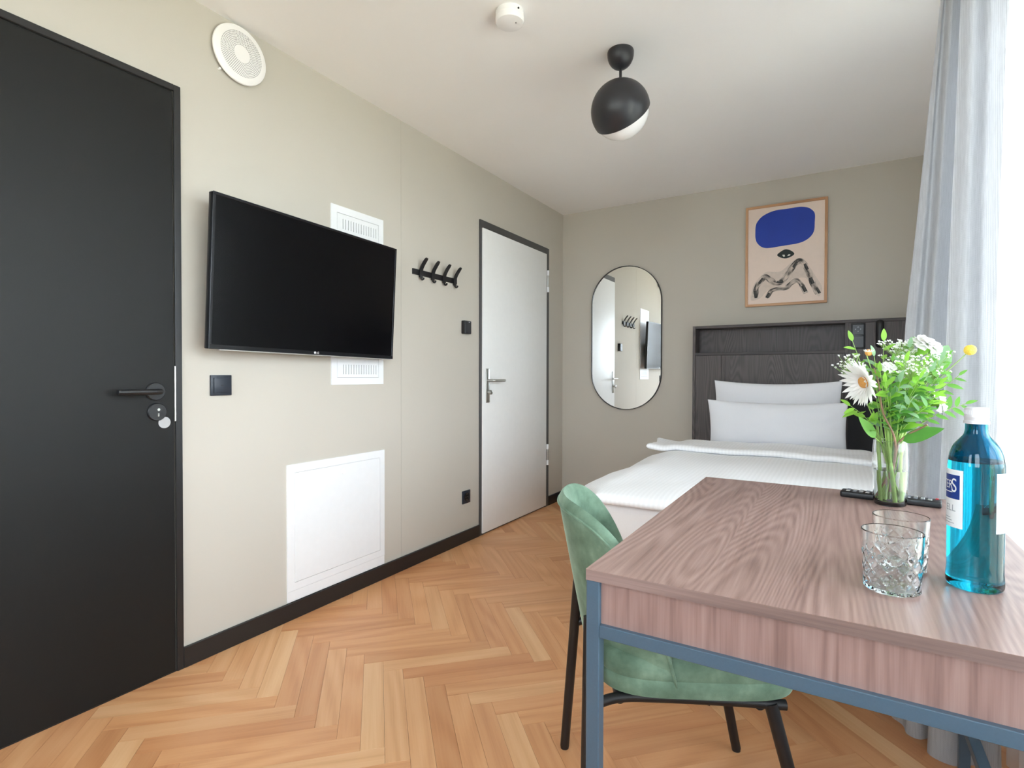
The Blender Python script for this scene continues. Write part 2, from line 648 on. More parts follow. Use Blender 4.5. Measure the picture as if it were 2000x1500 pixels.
def stave_mesh(bm, full, c, ang, uvl, tone=None, tl=None, place=False):
    """prism with a tiny chamfer; local x runs along the stave"""
    rot = Matrix.Rotation(-ang, 2)
    loc = [rot @ (p - c) for p in full]
    cen = sum(loc, Vector((0, 0))) / len(loc)
    rings = []
    for ins, z in ((0.0, -0.013), (0.0, -0.0006), (0.0005, 0.0)):
        ring = []
        for p in loc:
            q = p + (cen - p).normalized() * ins if (cen - p).length > 1e-6 else p
            w = (c + Matrix.Rotation(ang, 2) @ q) if place else q
            ring.append((bm.verts.new((w.x, w.y, z)), p))
        rings.append(ring)
    n = len(loc)
    fs = [([x for x in rings[2]])]
    for a, b in ((0, 1), (1, 2)):
        for i in range(n):
            fs.append([rings[a][i], rings[a][(i + 1) % n], rings[b][(i + 1) % n], rings[b][i]])
    for fv in fs:
        try:
            f = bm.faces.new([v for v, _ in fv])
        except ValueError:
            continue
        for lp, (_, p) in zip(f.loops, fv):
            lp[uvl].uv = (p.x, p.y)
        if tl is not None:
            f[tl] = tone


shared = None
N_PART = 290
for idx, (show, c, typ, full, whole) in enumerate(staves[:N_PART]):
    ang = R(45) if typ == 0 else R(135)
    if whole and shared is not None:
        me = shared
    else:
        bm = bmesh.new()
        uvl = bm.loops.layers.uv.new('UVMap')
        stave_mesh(bm, full, c, ang, uvl)
        bmesh.ops.recalc_face_normals(bm, faces=bm.faces[:])
        me = bpy.data.meshes.new('plank')
        bm.to_mesh(me)
        bm.free()
        me.materials.append(M['floor'])
        if whole:
            shared = me
    o = bpy.data.objects.new('plank', me)
    COL.objects.link(o)
    o.parent = floor
    o.location = (c.x, c.y, 0)
    o.rotation_euler = (0, 0, ang)
bm = bmesh.new()
uvl = bm.loops.layers.uv.new('UVMap')
tl = bm.faces.layers.float.new('tone')
for (show, c, typ, full, whole) in staves[N_PART:]:
    stave_mesh(bm, full, c, R(45) if typ == 0 else R(135), uvl, random.random(), tl, True)
bmesh.ops.recalc_face_normals(bm, faces=bm.faces[:])
me = bpy.data.meshes.new('parquet_rest')
bm.to_mesh(me)
bm.free()
me.materials.append(M['floor'])
o = bpy.data.objects.new('parquet_rest', me)
COL.objects.link(o)
o.parent = floor
o['kind'] = 'stuff'

# ---- ceiling and walls
ceil = MB().box(-0.2, RX + 0.3, Y0 - 0.2, D + 0.2, H, H + 0.15).build('ceiling', 'ceiling', smooth=0)
tag(ceil, 'smooth white ceiling', 'ceiling', kind='structure')
mb = MB()
mb.box(-0.2, -0.004, Y0 - 0.2, D + 0.2, -0.12, H)
mb.box(-0.004, 0.0, Y0, 2.1752, 0.0, H)
mb.box(-0.004, 0.0, 2.1764, D, 0.0, H)
wl = mb.build('wall_left', 'wall', smooth=0)
tag(wl, 'greige painted wall carrying the two doors and the television', 'wall', kind='structure')
wb = MB().box(0.0, RX + 0.3, D, D + 0.2, -0.12, H).build('wall_back', 'wall', smooth=0)
tag(wb, 'greige painted wall behind the bed', 'wall', kind='structure')
mb = MB()
for xa, xb in ((-0.2, FW_[0][0]), (FW_[0][1], FW_[1][0]), (FW_[1][1], RX + 0.3)):
    mb.box(xa, xb, Y0 - 0.2, Y0, -0.12, H)
for xa, xb in FW_:
    mb.box(xa, xb, Y0 - 0.2, Y0, -0.12, FZ0)
    mb.box(xa, xb, Y0 - 0.2, Y0, FZ1, H)
wf = mb.build('wall_front', 'wall', smooth=0)
tag(wf, 'greige wall behind the camera', 'wall', kind='structure')
mb = MB()
mb.box(RX, RX + 0.3, Y0, WY0, -0.12, H)
mb.box(RX, RX + 0.3, WY1, D, -0.12, H)
mb.box(RX, RX + 0.3, WY0, WY1, -0.12, WZ0)
mb.box(RX, RX + 0.3, WY0, WY1, WZ1, H)
wr = mb.build('wall_right', 'white_wall', smooth=0)
tag(wr, 'white wall with the tall window', 'wall', kind='structure')

# ---- window: white frame, three sashes with panes
w1 = thing('window_1', 'tall white window behind the sheer curtain', 'window', (RX + 0.2, WY0, WZ0))
w1['kind'] = 'structure'
xw0, xw1 = RX + 0.17, RX + 0.23
mb = MB()
mb.box(xw0, xw1, WY0, WY1, WZ0, WZ0 + 0.05)
mb.box(xw0, xw1, WY0, WY1, WZ1 - 0.05, WZ1)
for yy in (WY0, (WY0 + WY1) / 2 - 0.03, WY1 - 0.05):
    mb.box(xw0, xw1, yy, yy + 0.05, WZ0 + 0.05, WZ1 - 0.05)
mb.build('window_frame', 'white_enamel', w1)
for i in range(2):
    ya, yb = WY0 + i * (WY1 - WY0) / 2 + 0.052 - 0.03 * i, WY0 + (i + 1) * (WY1 - WY0) / 2 - 0.032 - 0.02 * i
    box_part('pane', 'pane', w1, RX + 0.197, RX + 0.203, ya, yb, WZ0 + 0.05, WZ1 - 0.05, 0)

for wi, (xa, xb) in enumerate(FW_):
    w2 = thing('window_%d' % (wi + 2), ['narrow white window behind the camera beside the entrance door', 'narrow white window behind the camera beside the desk'][wi], 'window', (xa, Y0 - 0.1, FZ0))
    w2['kind'] = 'structure'
    mb = MB()
    mb.box(xa, xb, Y0 - 0.15, Y0 - 0.09, FZ0, FZ0 + 0.05)
    mb.box(xa, xb, Y0 - 0.15, Y0 - 0.09, FZ1 - 0.05, FZ1)
    for xx in (xa, xb - 0.05):
        mb.box(xx, xx + 0.05, Y0 - 0.15, Y0 - 0.09, FZ0 + 0.05, FZ1 - 0.05)
    mb.build('window_frame', 'white_enamel', w2)
    box_part('pane', 'pane', w2, xa + 0.051, xb - 0.051, Y0 - 0.123, Y0 - 0.117, FZ0 + 0.05, FZ1 - 0.05, 0)

# unseen pale ground outside, added to bounce light up to the ceiling
k = NT('pale_gravel')
tc = k.node('ShaderNodeTexCoord')
nz = k.node('ShaderNodeTexNoise', i_Scale=0.8, i_Detail=5.0)
k.link(tc.outputs['Object'], nz.inputs['Vector'])
k.link(k.ramp(nz.outputs[0], [(0.3, lin((168, 160, 138))), (0.7, lin((194, 187, 164)))]), k.b.inputs['Base Color'])
k.b.inputs['Roughness'].default_value = 0.9
M['gravel'] = k.m
bounce_ground = MB().box(RX + 0.31, 60, -50, 50, -0.5, -0.35).box(-50, RX + 0.31, -50, Y0 - 0.21, -0.5, -0.35).build('terrace', 'gravel', smooth=0)
tag(bounce_ground, 'pale gravel terrace outside the window', 'ground', kind='structure')

# ---- black entrance door (left)
d1 = thing('door_1', 'black entrance door with black lever handle', 'door', (0, 0.5, 0))
d1['kind'] = 'structure'
Hd = 2.06
mb = MB()
mb.box(0.0, 0.012, 1.0195, 1.042, 0.0, Hd, 0.0015)
mb.box(0.0, 0.012, 0.06, 0.085, 0.0, Hd, 0.0015)
mb.box(0.0, 0.012, 0.085, 1.0195, 2.037, Hd, 0.0015)
mb.build('door_frame', 'black_paint', d1)
leaf = box_part('door_leaf', 'black_door', d1, 0.001, 0.010, 0.088, 1.0155, 0.004, 2.034, 0.002)
box_part('threshold', 'black_paint', d1, 0.0, 0.006, 0.085, 1.0195, 0.0, 0.0039, 0)  # dark strip added in place of the shaded gap under the leaf
box_part('strike_plate', 'chrome', d1, 0.002, 0.0125, 1.0152, 1.0200, 0.886, 1.079, 0.0004)
hz, hy = 0.992, 0.953
hd = MB().lathe([(0, 0.0), (0.0305, 0.0), (0.0305, 0.006), (0.028, 0.009), (0, 0.009)], 40, Matrix.Translation((0.010, hy, hz)) @ Matrix.Rotation(R(90), 4, 'Y')).build('door_handle', 'black_metal', d1)
pts = catmull([(0.018, hy, hz), (0.045, hy, hz), (0.056, hy - 0.012, hz), (0.058, hy - 0.04, hz), (0.056, hy - 0.13, hz + 0.001)], 5)
MB().tube(pts, [0.0095] * (len(pts) - 1) + [0.008], 14).build('lever', 'black_metal', hd)
lk = MB().lathe([(0, 0.0), (0.0305, 0.0), (0.0305, 0.006), (0.028, 0.009), (0, 0.009)], 40, Matrix.Translation((0.010, hy + 0.004, hz - 0.070)) @ Matrix.Rotation(R(90), 4, 'Y')).build('lock_rosette', 'black_metal', d1)
mb = MB()
mb.lathe([(0, 0.009), (0.0045, 0.009), (0.0045, 0.012), (0, 0.012)], 16, Matrix.Translation((0.010, hy + 0.006, hz - 0.062)) @ Matrix.Rotation(R(90), 4, 'Y'))
mb.box(0.018, 0.0216, hy + 0.0035, hy + 0.0085, hz - 0.086, hz - 0.074, 0.001)
mb.build('lock_cylinder', 'chrome', lk)
MB().lathe([(0, 0.0), (0.0195, 0.0), (0.0195, 0.002), (0, 0.002)], 32, Matrix.Translation((0.010, 0.982, 0.884)) @ Matrix.Rotation(R(90), 4, 'Y')).build('grey_disc', 'sticker', d1)

# ---- white door (far)
d2 = thing('door_2', 'white door in dark grey frame with steel lever handle', 'door', (0, 2.917, 0))
d2['kind'] = 'structure'
mb = MB()
mb.box(0.0, 0.010, 2.907, 2.955, 0.0, Hd, 0.001)
mb.box(0.0, 0.010, 3.815, 3.882, 0.0, Hd, 0.001)
mb.box(0.0, 0.010, 2.955, 3.815, 1.99, Hd, 0.001)
mb.box(0.0, 0.004, 2.955, 3.815, 0.0, 0.012)
mb.build('door_frame', 'grey_frame', d2)
box_part('door_leaf', 'white_door', d2, 0.003, 0.019, 2.928, 3.826, 0.012, 2.008, 0.0025, 2)
pm = box_part('handle_plate', 'steel', d2, 0.019, 0.027, 2.958, 2.998, 0.868, 1.092, 0.003, 2)
pts = catmull([(0.027, 2.978, 1.014), (0.062, 2.978, 1.014), (0.070, 2.986, 1.014), (0.072, 3.0, 1.014), (0.072, 3.112, 1.014)], 5)
MB().tube(pts, 0.0095, 14).build('lever', 'steel', pm)
mb = MB()
Mc = Matrix.Translation((0.027, 2.978, 0.937)) @ Matrix.Rotation(R(90), 4, 'Y')
mb.lathe([(0, 0), (0.008, 0), (0.008, 0.012), (0.015, 0.013), (0.015, 0.026), (0.012, 0.028), (0, 0.028)], 24, Mc)
mb.build('thumb_turn', 'steel', pm)
for za, zb_ in ((1.714, 1.876), (0.339, 0.495)):
    mb = MB()
    mb.box(0.0100, 0.014, 3.827, 3.874, za + 0.04, zb_ - 0.04, 0.001)
    mb.tube([(0.020, 3.842, za), (0.020, 3.842, zb_)], 0.0085, 14)
    hg = mb.build('hinge', 'steel', d2)
    mb = MB()
    mb.tube([(0.020, 3.842, za - 0.004), (0.020, 3.842, za + 0.035)], 0.0105, 14)
    mb.tube([(0.020, 3.842, zb_ - 0.035), (0.020, 3.842, zb_ + 0.004)], 0.0105, 14)
    mb.build('knuckle', 'white_enamel', hg)

# ---- baseboards
for i, (ya, yb) in enumerate(((1.0425, 2.9065), (3.8825, D - 0.014))):
    b = MB().box(0.0, 0.013, ya, yb, 0.0, 0.074, 0.002).build('baseboard_left' if i == 0 else 'baseboard_left_corner', 'black_paint', origin=(0, ya, 0))
    tag(b, ['black skirting board between the two doors', 'short black skirting board between white door and corner'][i], 'baseboard', kind='structure')
b = MB().box(0.0, 1.09, D - 0.013, D, 0.0, 0.074, 0.002).build('baseboard_back', 'black_paint', origin=(0, D, 0))
tag(b, 'black skirting board under the mirror', 'baseboard', kind='structure')


# ================================================================== things on the left wall
def plate(mb, x0, x1, us, vs, hole):
    """plate in the yz plane from grid lines us (y) and vs (z); cells where hole(i, j) are left open"""
    bm = mb.bm
    vd = {}

    def vert(i, j, x):
        if (i, j, x) not in vd:
            vd[(i, j, x)] = bm.verts.new((x, us[i], vs[j]))
        return vd[(i, j, x)]
    nu, nv = len(us) - 1, len(vs) - 1
    solid = lambda i, j: 0 <= i < nu and 0 <= j < nv and not hole(i, j)
    for i in range(nu):
        for j in range(nv):
            if not solid(i, j):
                continue
            bm.faces.new((vert(i, j, x1), vert(i + 1, j, x1), vert(i + 1, j + 1, x1), vert(i, j + 1, x1)))
            for (di, dj, a, b) in ((-1, 0, (i, j), (i, j + 1)), (1, 0, (i + 1, j), (i + 1, j + 1)), (0, -1, (i, j), (i + 1, j)), (0, 1, (i, j + 1), (i + 1, j + 1))):
                if not solid(i + di, j + dj):
                    bm.faces.new((vert(*a, x0), vert(*b, x0), vert(*b, x1), vert(*a, x1)))


# tall slotted access panel behind the television
vp = thing('ventilation_panel', 'tall white slotted ventilation panel partly hidden behind the television', 'panel', (0, 1.875, 1.0))
ya, yb, za, zb_ = 1.708, 2.040, 1.003, 1.838
box_part('backing', 'dark_gap', vp, 0.0003, 0.0015, ya + 0.004, yb - 0.004, za + 0.004, zb_ - 0.004, 0)
fr = 0.033
mb = MB()
plate(mb, 0.0, 0.005, [ya, ya + fr, yb - fr, yb], [za, za + fr, zb_ - fr, zb_], lambda i, j: i == 1 and j == 1)
mb.build('panel_frame', 'white_enamel', vp, smooth=0)
mb = MB()
us = [ya + fr + 0.0015]
s0, s1, ns = 1.778, 1.988, 14
for q in range(ns):
    yc = s0 + (s1 - s0) * q / (ns - 1)
    us += [yc - 0.0018, yc + 0.0018]
us += [yb - fr - 0.0015]
vs = [za + fr + 0.0015, 1.052, 1.098, 1.735, 1.782, zb_ - fr - 0.0015]
plate(mb, 0.0015, 0.0045, us, vs, lambda i, j: i % 2 == 1 and j in (1, 3))
mb.build('slotted_door', 'white_enamel', vp, smooth=0)

# low inspection hatch
ih = thing('inspection_hatch', 'square white inspection hatch low on wall above skirting', 'hatch', (0, 1.76, 0.075))
ya, yb, za, zb_ = 1.471, 2.046, 0.076, 0.665
mb = MB()
plate(mb, 0.0, 0.006, [ya, ya + 0.036, yb - 0.032, yb], [za + 0.046, za + 0.078, zb_ - 0.036, zb_], lambda i, j: i == 1 and j == 1)
mb.build('hatch_frame', 'white_enamel', ih, smooth=0)
box_part('lower_strip', 'white_enamel', ih, 0.0, 0.005, ya, yb, za, za + 0.0448, 0.0008)
box_part('backing', 'dark_gap', ih, 0.0003, 0.0015, ya + 0.004, yb - 0.004, za + 0.004, zb_ - 0.004, 0)
hdr = box_part('hatch_door', 'white_enamel', ih, 0.0015, 0.0065, ya + 0.0372, yb - 0.0332, za + 0.0793, zb_ - 0.0372, 0.001)
mb = MB()
Mq = Matrix.Translation((0.0065, 1.775, 0.594)) @ Matrix.Rotation(R(90), 4, 'Y')
mb.lathe([(0, 0.0015), (0.007, 0.0015), (0.009, 0.003), (0.0115, 0.003), (0.0125, 0.0)], 28, Mq)
mb.build('lock', 'white_plastic', hdr)

# round perforated vent near the ceiling
sp = thing('round_vent', 'round white perforated vent cover high on wall under ceiling', 'vent', (0, 1.262, 2.28))
Ms = Matrix.Translation((0.0, 1.262, 2.281)) @ Matrix.Rotation(R(90), 4, 'Y')
MB().lathe([(0, 0.0), (0.088, 0.0), (0.088, 0.012), (0, 0.012)], 48, Ms).build('mounting_ring', 'dark_gap', sp)
MB().lathe([(0.095, 0.010), (0.104, 0.011), (0.1085, 0.015), (0.107, 0.020), (0.099, 0.024), (0.085, 0.0262), (0.05, 0.0285), (0, 0.0295)], 72, Ms).build('cover', 'white_plastic', sp)
mb = MB()
for ring in range(10):
    rr = 0.034 + ring * 0.0053
    cnt = int(2 * math.pi * rr / 0.0062)
    for q in range(cnt):
        th = 2 * math.pi * (q + 0.5 * (ring % 2)) / cnt
        zz = 0.0295 - (rr / 0.099) ** 2 * 0.0042 + 0.0002
        mb.lathe([(0, zz + 0.0006), (0.0013, zz + 0.0006), (0.0013, zz - 0.001)], 6, Ms @ Matrix.Translation((rr * math.cos(th), rr * math.sin(th), 0)))
pf = mb.build('perforation', 'dark_gap', sp, smooth=0)
pf['kind'] = 'stuff'
MB().lathe([(0, 0), (0.004, 0), (0.004, 0.01), (0, 0.01)], 10, Matrix.Translation((0.001, 1.186, 2.196)) @ Matrix.Rotation(R(90), 4, 'Y')).build('clip', 'white_plastic', sp)

# light switch
sw = thing('light_switch', 'square dark light switch below left edge of television', 'switch', (0, 1.186, 0.97))
box_part('switch_frame', 'anthracite', sw, 0.0, 0.009, 1.1455, 1.2265, 0.971, 1.048, 0.002, 2)
box_part('rocker', 'anthracite', sw, 0.009, 0.0135, 1.1555, 1.2165, 0.981, 1.038, 0.0015, 2)
box_part('indicator', 'black_plastic', sw, 0.0135, 0.0142, 1.182, 1.190, 1.006, 1.011, 0)

# TV on a wall bracket, tipped a little forward
tw, th_ = 0.948, 0.552
a, t_, rl = -0.029, 0.0405, -0.0125
Uv = Vector((math.sin(a), math.cos(a), 0))
Nv = Vector((math.cos(a), -math.sin(a), 0))
Vv = Vector((0, 0, 1)) * math.cos(t_) + Nv * math.sin(t_)
U2 = Uv * math.cos(rl) + Vv * math.sin(rl)
V2 = -Uv * math.sin(rl) + Vv * math.cos(rl)
Y2 = V2.cross(U2)
tc_ = Vector((0.1035, 1.5595, 1.4110))
Mt = Matrix(((U2.x, Y2.x, V2.x, tc_.x), (U2.y, Y2.y, V2.y, tc_.y), (U2.z, Y2.z, V2.z, tc_.z), (0, 0, 0, 1)))
tv = thing('television', 'black flat screen television mounted on the greige wall', 'television', Mx=Mt)


def lpart(name, mat, parent, x0, x1, y0, y1, z0, z1, bev=0.002, seg=1):
    return MB().box(x0, x1, y0, y1, z0, z1, bev, seg).build(name, mat, parent, local=True)


lpart('housing', 'black_plastic', tv, -tw / 2, tw / 2, 0.004, 0.028, -th_ / 2, th_ / 2, 0.003, 2)
lpart('rear_box', 'black_plastic', tv, -tw / 2 + 0.12, tw / 2 - 0.12, 0.028, 0.060, -th_ / 2 + 0.02, 0.05, 0.012, 2)
mb = MB()
bz = 0.010
mb.box(-tw / 2, tw / 2, 0.0, 0.004, th_ / 2 - bz, th_ / 2, 0.0008)
mb.box(-tw / 2, -tw / 2 + bz, 0.0, 0.004, -th_ / 2 + 0.016, th_ / 2 - bz, 0.0008)
mb.box(tw / 2 - bz, tw / 2, 0.0, 0.004, -th_ / 2 + 0.016, th_ / 2 - bz, 0.0008)
mb.box(-tw / 2, tw / 2, -0.001, 0.004, -th_ / 2, -th_ / 2 + 0.016, 0.0008)
bzl = mb.build('bezel', 'tv_bezel', tv, local=True)
lpart('screen', 'tv_screen', tv, -tw / 2 + bz, tw / 2 - bz, 0.0015, 0.004, -th_ / 2 + 0.016, th_ / 2 - bz, 0)
lpart('trim_strip', 'silver', tv, -tw / 2 + 0.04, tw / 2 - 0.004, -0.0005, 0.012, -th_ / 2 - 0.0035, -th_ / 2, 0.0005)


def text_mesh(txt, size, extrude=0.0):
    cu = bpy.data.curves.new('lettering', 'FONT')
    cu.body = txt
    cu.size = size
    cu.extrude = extrude
    cu.align_x = 'LEFT'
    ob = bpy.data.objects.new('lettering', cu)
    COL.objects.link(ob)
    dg = bpy.context.evaluated_depsgraph_get()
    me = bpy.data.meshes.new_from_object(ob.evaluated_get(dg))
    vs = [v.co.copy() for v in me.vertices]
    fs = [tuple(p.vertices) for p in me.polygons]
    bpy.data.objects.remove(ob)
    bpy.data.curves.remove(cu)
    bpy.data.meshes.remove(me)
    return vs, fs


def add_text(mb, txt, size, fn):
    vs, fs = text_mesh(txt, size)
    bv = [mb.bm.verts.new(fn(v)) for v in vs]
    for f in fs:
        try:
            mb.bm.faces.new([bv[i] for i in f])
        except ValueError:
            pass
    return max(v.x for v in vs) if vs else 0


mb = MB()
zc = -th_ / 2 + 0.0085
mb.lathe([(0, 0.0006), (0.0048, 0.0006), (0.0048, 0.0)], 20, Matrix.Translation((-0.012, -0.001, zc)) @ Matrix.Rotation(R(90), 4, 'X'))
add_text(mb, 'LG', 0.0115, lambda v: Vector((v.x - 0.005, -0.0016, zc + v.y - 0.004)))
mb.build('logo', 'logo_white', bzl, local=True, smooth=0)
# bracket between wall and set
MB().box(0.0, 0.022, 1.60, 1.64, 1.28, 1.52, 0.002).box(0.02, 0.040, 1.605, 1.635, 1.36, 1.44, 0.002).build('wall_bracket', 'black_metal', None, origin=(0, 1.62, 1.28))
br = bpy.data.objects['wall_bracket']
br.parent = tv
br.matrix_parent_inverse = Mt.inverted()

# coat hook rail with four hooks
hk = thing('coat_rack', 'black coat rail with four hooks beside television', 'coat rack', (0, 2.44, 1.6))
box_part('rail', 'black_metal', hk, 0.0, 0.008, 2.262, 2.662, 1.603, 1.634, 0.001)
for hy_ in (2.322, 2.426, 2.530, 2.634):
    mb = MB()
    pts = catmull([(0.012, hy_, 1.590), (0.013, hy_, 1.62), (0.020, hy_, 1.645), (0.040, hy_, 1.674), (0.058, hy_, 1.694)], 4)
    n_ = len(pts)
    def strip(i, j, pts=pts, hy_=hy_):
        p = pts[i]
        t = (pts[min(i + 1, n_ - 1)] - pts[max(i - 1, 0)]).normalized()
        nrm = Vector((t.z, 0, -t.x))
        hw = 0.0125
        e = min(1.0, (n_ - 1 - i) / 3.0)
        hw *= 0.55 + 0.45 * math.sqrt(max(0.0, e))
        s = [(-1, -1), (1, -1), (1, 1), (-1, 1)][j]
        return Vector((p.x, hy_ + s[0] * hw, p.z)) + nrm * s[1] * 0.0032
    vs_ = mb.grid(strip, n_, 4, cv=True)
    mb.cap(vs_[0]); mb.cap(vs_[-1])
    ho = mb.build('hook', 'black_metal', hk)
    mb = MB()
    pl_ = catmull([(0.012, hy_, 1.603), (0.013, hy_, 1.588), (0.020, hy_, 1.579), (0.029, hy_, 1.580), (0.033, hy_, 1.588)], 4)
    mb.tube(pl_, 0.0055, 8)
    mb.build('lower_hook', 'black_metal', ho)

# small black box and socket beside the white door
tb = thing('wall_sensor', 'small black wall box above socket beside white door', 'sensor', (0, 2.76, 1.305))
box_part('housing', 'black_plastic', tb, 0.0, 0.026, 2.715, 2.787, 1.306, 1.388, 0.004, 2)
box_part('front_cover', 'black_plastic', tb, 0.026, 0.029, 2.719, 2.783, 1.310, 1.384, 0.0015)
box_part('indicator', 'logo_white', tb, 0.0285, 0.0293, 2.754, 2.768, 1.3775, 1.3805, 0)
so = thing('wall_socket', 'square black power socket low beside white door', 'socket', (0, 2.762, 0.245))
Msx = Matrix.Translation((0.0, 2.7625, 0.284)) @ Matrix.Rotation(R(90), 4, 'Y')
mb = MB()
mb.box(0.0, 0.009, 2.722, 2.803, 0.2435, 0.3245, 0.002, 2)
mb.build('socket_frame', 'anthracite', so)
mb = MB()
mb.lathe([(0.027, 0.009), (0.027, 0.012), (0.0215, 0.012), (0.0205, 0.0095), (0, 0.0095)], 32, Msx)
mb.build('socket_well', 'black_plastic', so)
mb = MB()
for s in (-1, 1):
    mb.lathe([(0, 0.0105), (0.0026, 0.0105), (0.0026, 0.0094)], 12, Msx @ Matrix.Translation((0, s * 0.0095, 0)))
mb.box(0.0095, 0.0125, 2.7605, 2.7645, 0.301, 0.3055)
mb.box(0.0095, 0.0125, 2.7605, 2.7645, 0.2625, 0.267)
mb.build('contacts', 'steel', so)

# ================================================================== ceiling things
sd = thing('smoke_detector', 'round white smoke detector on the ceiling', 'smoke detector', (0.945, 1.735, H))
Md = Matrix.Translation((0.945, 1.735, H)) @ Matrix.Rotation(R(180), 4, 'X')
MB().lathe([(0, 0), (0.051, 0), (0.0525, 0.003), (0.0525, 0.020), (0.050, 0.0225), (0, 0.0225)], 48, Md).build('base', 'white_plastic', sd)
cov = MB().lathe([(0, 0.0225), (0.050, 0.0225), (0.0535, 0.025), (0.0535, 0.036), (0.050, 0.043), (0.042, 0.0455), (0, 0.047)], 48, Md).build('cover', 'white_plastic', sd)
box_part('slot', 'dark_gap', cov, 0.985, 0.9975, 1.712, 1.716, H - 0.0175, H - 0.0125, 0)
MB().lathe([(0, 0.0474), (0.002, 0.0474), (0.002, 0.046)], 10, Md @ Matrix.Translation((0.024, -0.004, 0))).build('indicator', 'dark_gap', cov, smooth=0)

lc = Vector((1.213, 2.183, 2.156))
lp = thing('ceiling_lamp', 'black dome ceiling lamp with tilted shade and white globe', 'lamp', (lc.x, lc.y, H))
Mb = Matrix.Translation((lc.x, lc.y, H)) @ Matrix.Rotation(R(180), 4, 'X')
prof = [(0, 0), (0.053, 0), (0.0545, 0.004)] + [(0.0545 * math.cos(R(q)), 0.012 + 0.062 * math.sin(R(q))) for q in range(0, 90, 8)] + [(0, 0.074)]
MB().lathe(prof, 48, Mb).build('canopy', 'lamp_black', lp)
MB().tube([(lc.x, lc.y, H - 0.070), (lc.x, lc.y, lc.z + 0.11)], 0.0058, 14).build('stem', 'lamp_black', lp)
ax = Vector((0.12, 0.82, -0.62)).normalized()
Ml = Matrix.Translation(lc) @ ax.to_track_quat('Z', 'Y').to_matrix().to_4x4()
r0, r1 = 0.1215, 0.1185
ang0 = 12
prof = [(0, -r0)] + [(r0 * math.cos(R(q)), r0 * math.sin(R(q))) for q in range(-84, ang0 + 1, 6)] + [(r1 * math.cos(R(q)), r1 * math.sin(R(q))) for q in range(ang0, -85, -6)] + [(0, -r1)]
MB().lathe(prof, 72, Ml).build('shade', 'lamp_black', lp)
r2 = 0.1165
MB().lathe([(0, -r2)] + [(r2 * math.cos(R(q)), r2 * math.sin(R(q))) for q in range(-84, 85, 6)] + [(0, r2)], 64, Ml).build('globe', 'opal', lp)

# ================================================================== back wall
# pill shaped mirror
mi = thing('wall_mirror', 'tall pill shaped mirror with thin black frame', 'mirror', (0.557, D, 0.779))
mx, mz, ma, ms_ = 0.557, 1.3465, 0.287, 0.281


def pill(a, n=28):
    out = []
    for q in range(n + 1):
        th = math.pi * q / n
        out.append((a * math.cos(th), ms_ + a * math.sin(th)))
    for q in range(n + 1):
        th = math.pi + math.pi * q / n
        out.append((a * math.cos(th), -ms_ + a * math.sin(th)))
    return out


mb = MB()
secs = [(ma, D - 0.0005), (ma, D - 0.022), (ma - 0.0045, D - 0.022), (ma - 0.0045, D - 0.0005)]
rings = [[Vector((mx + x, yy, mz + z)) for x, z in pill(aa)] for aa, yy in secs]
npt = len(rings[0])
mb.grid(lambda i, j: rings[j][i], npt, 4, cu=True, cv=True)
mb.build('mirror_frame', 'black_metal', mi)
mb = MB()
mb.prism([(mx + x, D - 0.014, mz + z) for x, z in pill(ma - 0.0046)], (0, 0.008, 0))
mb.build('mirror_glass', 'mirror', mi, smooth=0)

# framed abstract print
fp = thing('framed_print', 'oak framed abstract print with blue blob and eye', 'picture', (1.6842, D, 1.5335))
pcx, pcz = 1.6842, 1.8813
pw, ph = 0.500, 0.696
fwid, fy0, fy1 = 0.0165, D - 0.024, D - 0.001
for s in (-1, 1):
    xa = pcx + s * pw / 2
    xb = pcx + s * (pw / 2 - fwid)
    box_part('frame_side', 'oak_frame', fp, min(xa, xb), max(xa, xb), fy0, fy1, pcz - ph / 2, pcz + ph / 2, 0.001)
    za = pcz + s * ph / 2
    zb_ = pcz + s * (ph / 2 - fwid)
    box_part('frame_rail', 'oak_frame_x', fp, pcx - pw / 2 + fwid, pcx + pw / 2 - fwid, fy0, fy1, min(za, zb_), max(za, zb_), 0.001)
M['paper'] = plain('cream_paper', (230, 210, 196), 0.6, var=0.015)
M['print_blue'] = plain('cobalt_blue_ink', (0, 52, 160), 0.55, var=0.05, nscale=8)
M['print_black'] = plain('black_green_ink', (22, 34, 30), 0.55)
M['print_white'] = plain('print_white', (220, 216, 206), 0.6)
sheet = box_part('print_sheet', 'paper', fp, pcx - pw / 2 + fwid, pcx + pw / 2 - fwid, D - 0.0165, D - 0.004, pcz - ph / 2 + fwid, pcz + ph / 2 - fwid, 0)
BLOB = [(-0.1882, 0.1507), (-0.1862, 0.2127), (-0.1732, 0.2457), (-0.1442, 0.2757), (-0.0982, 0.2967), (-0.0472, 0.3057), (0.0128, 0.3047), (0.0668, 0.3067), (0.1058, 0.3027), (0.1398, 0.2907), (0.1668, 0.2647), (0.1758, 0.2387), (0.1748, 0.1897), (0.1728, 0.1417), (0.1608, 0.1107), (0.1368, 0.0857), (0.1038, 0.0687), (0.0648, 0.0607), (0.0148, 0.0577), (-0.0352, 0.0547), (-0.0862, 0.0517), (-0.1222, 0.0537), (-0.1532, 0.0687), (-0.1772, 0.0977), (-0.1862, 0.1277)]
EYE = [(-0.0492, -0.0023), (-0.0252, 0.0197), (0.0028, 0.0307), (0.0348, 0.0187), (0.0558, -0.0053), (0.0358, -0.0233), (0.0028, -0.0313), (-0.0292, -0.0213)]
W1 = [(-0.0182, -0.0053), (-0.0042, -0.0043), (-0.0002, -0.0163), (-0.0092, -0.0203)]
W2 = [(0.0128, -0.0163), (0.0208, -0.0053), (0.0328, -0.0063), (0.0278, -0.0153)]
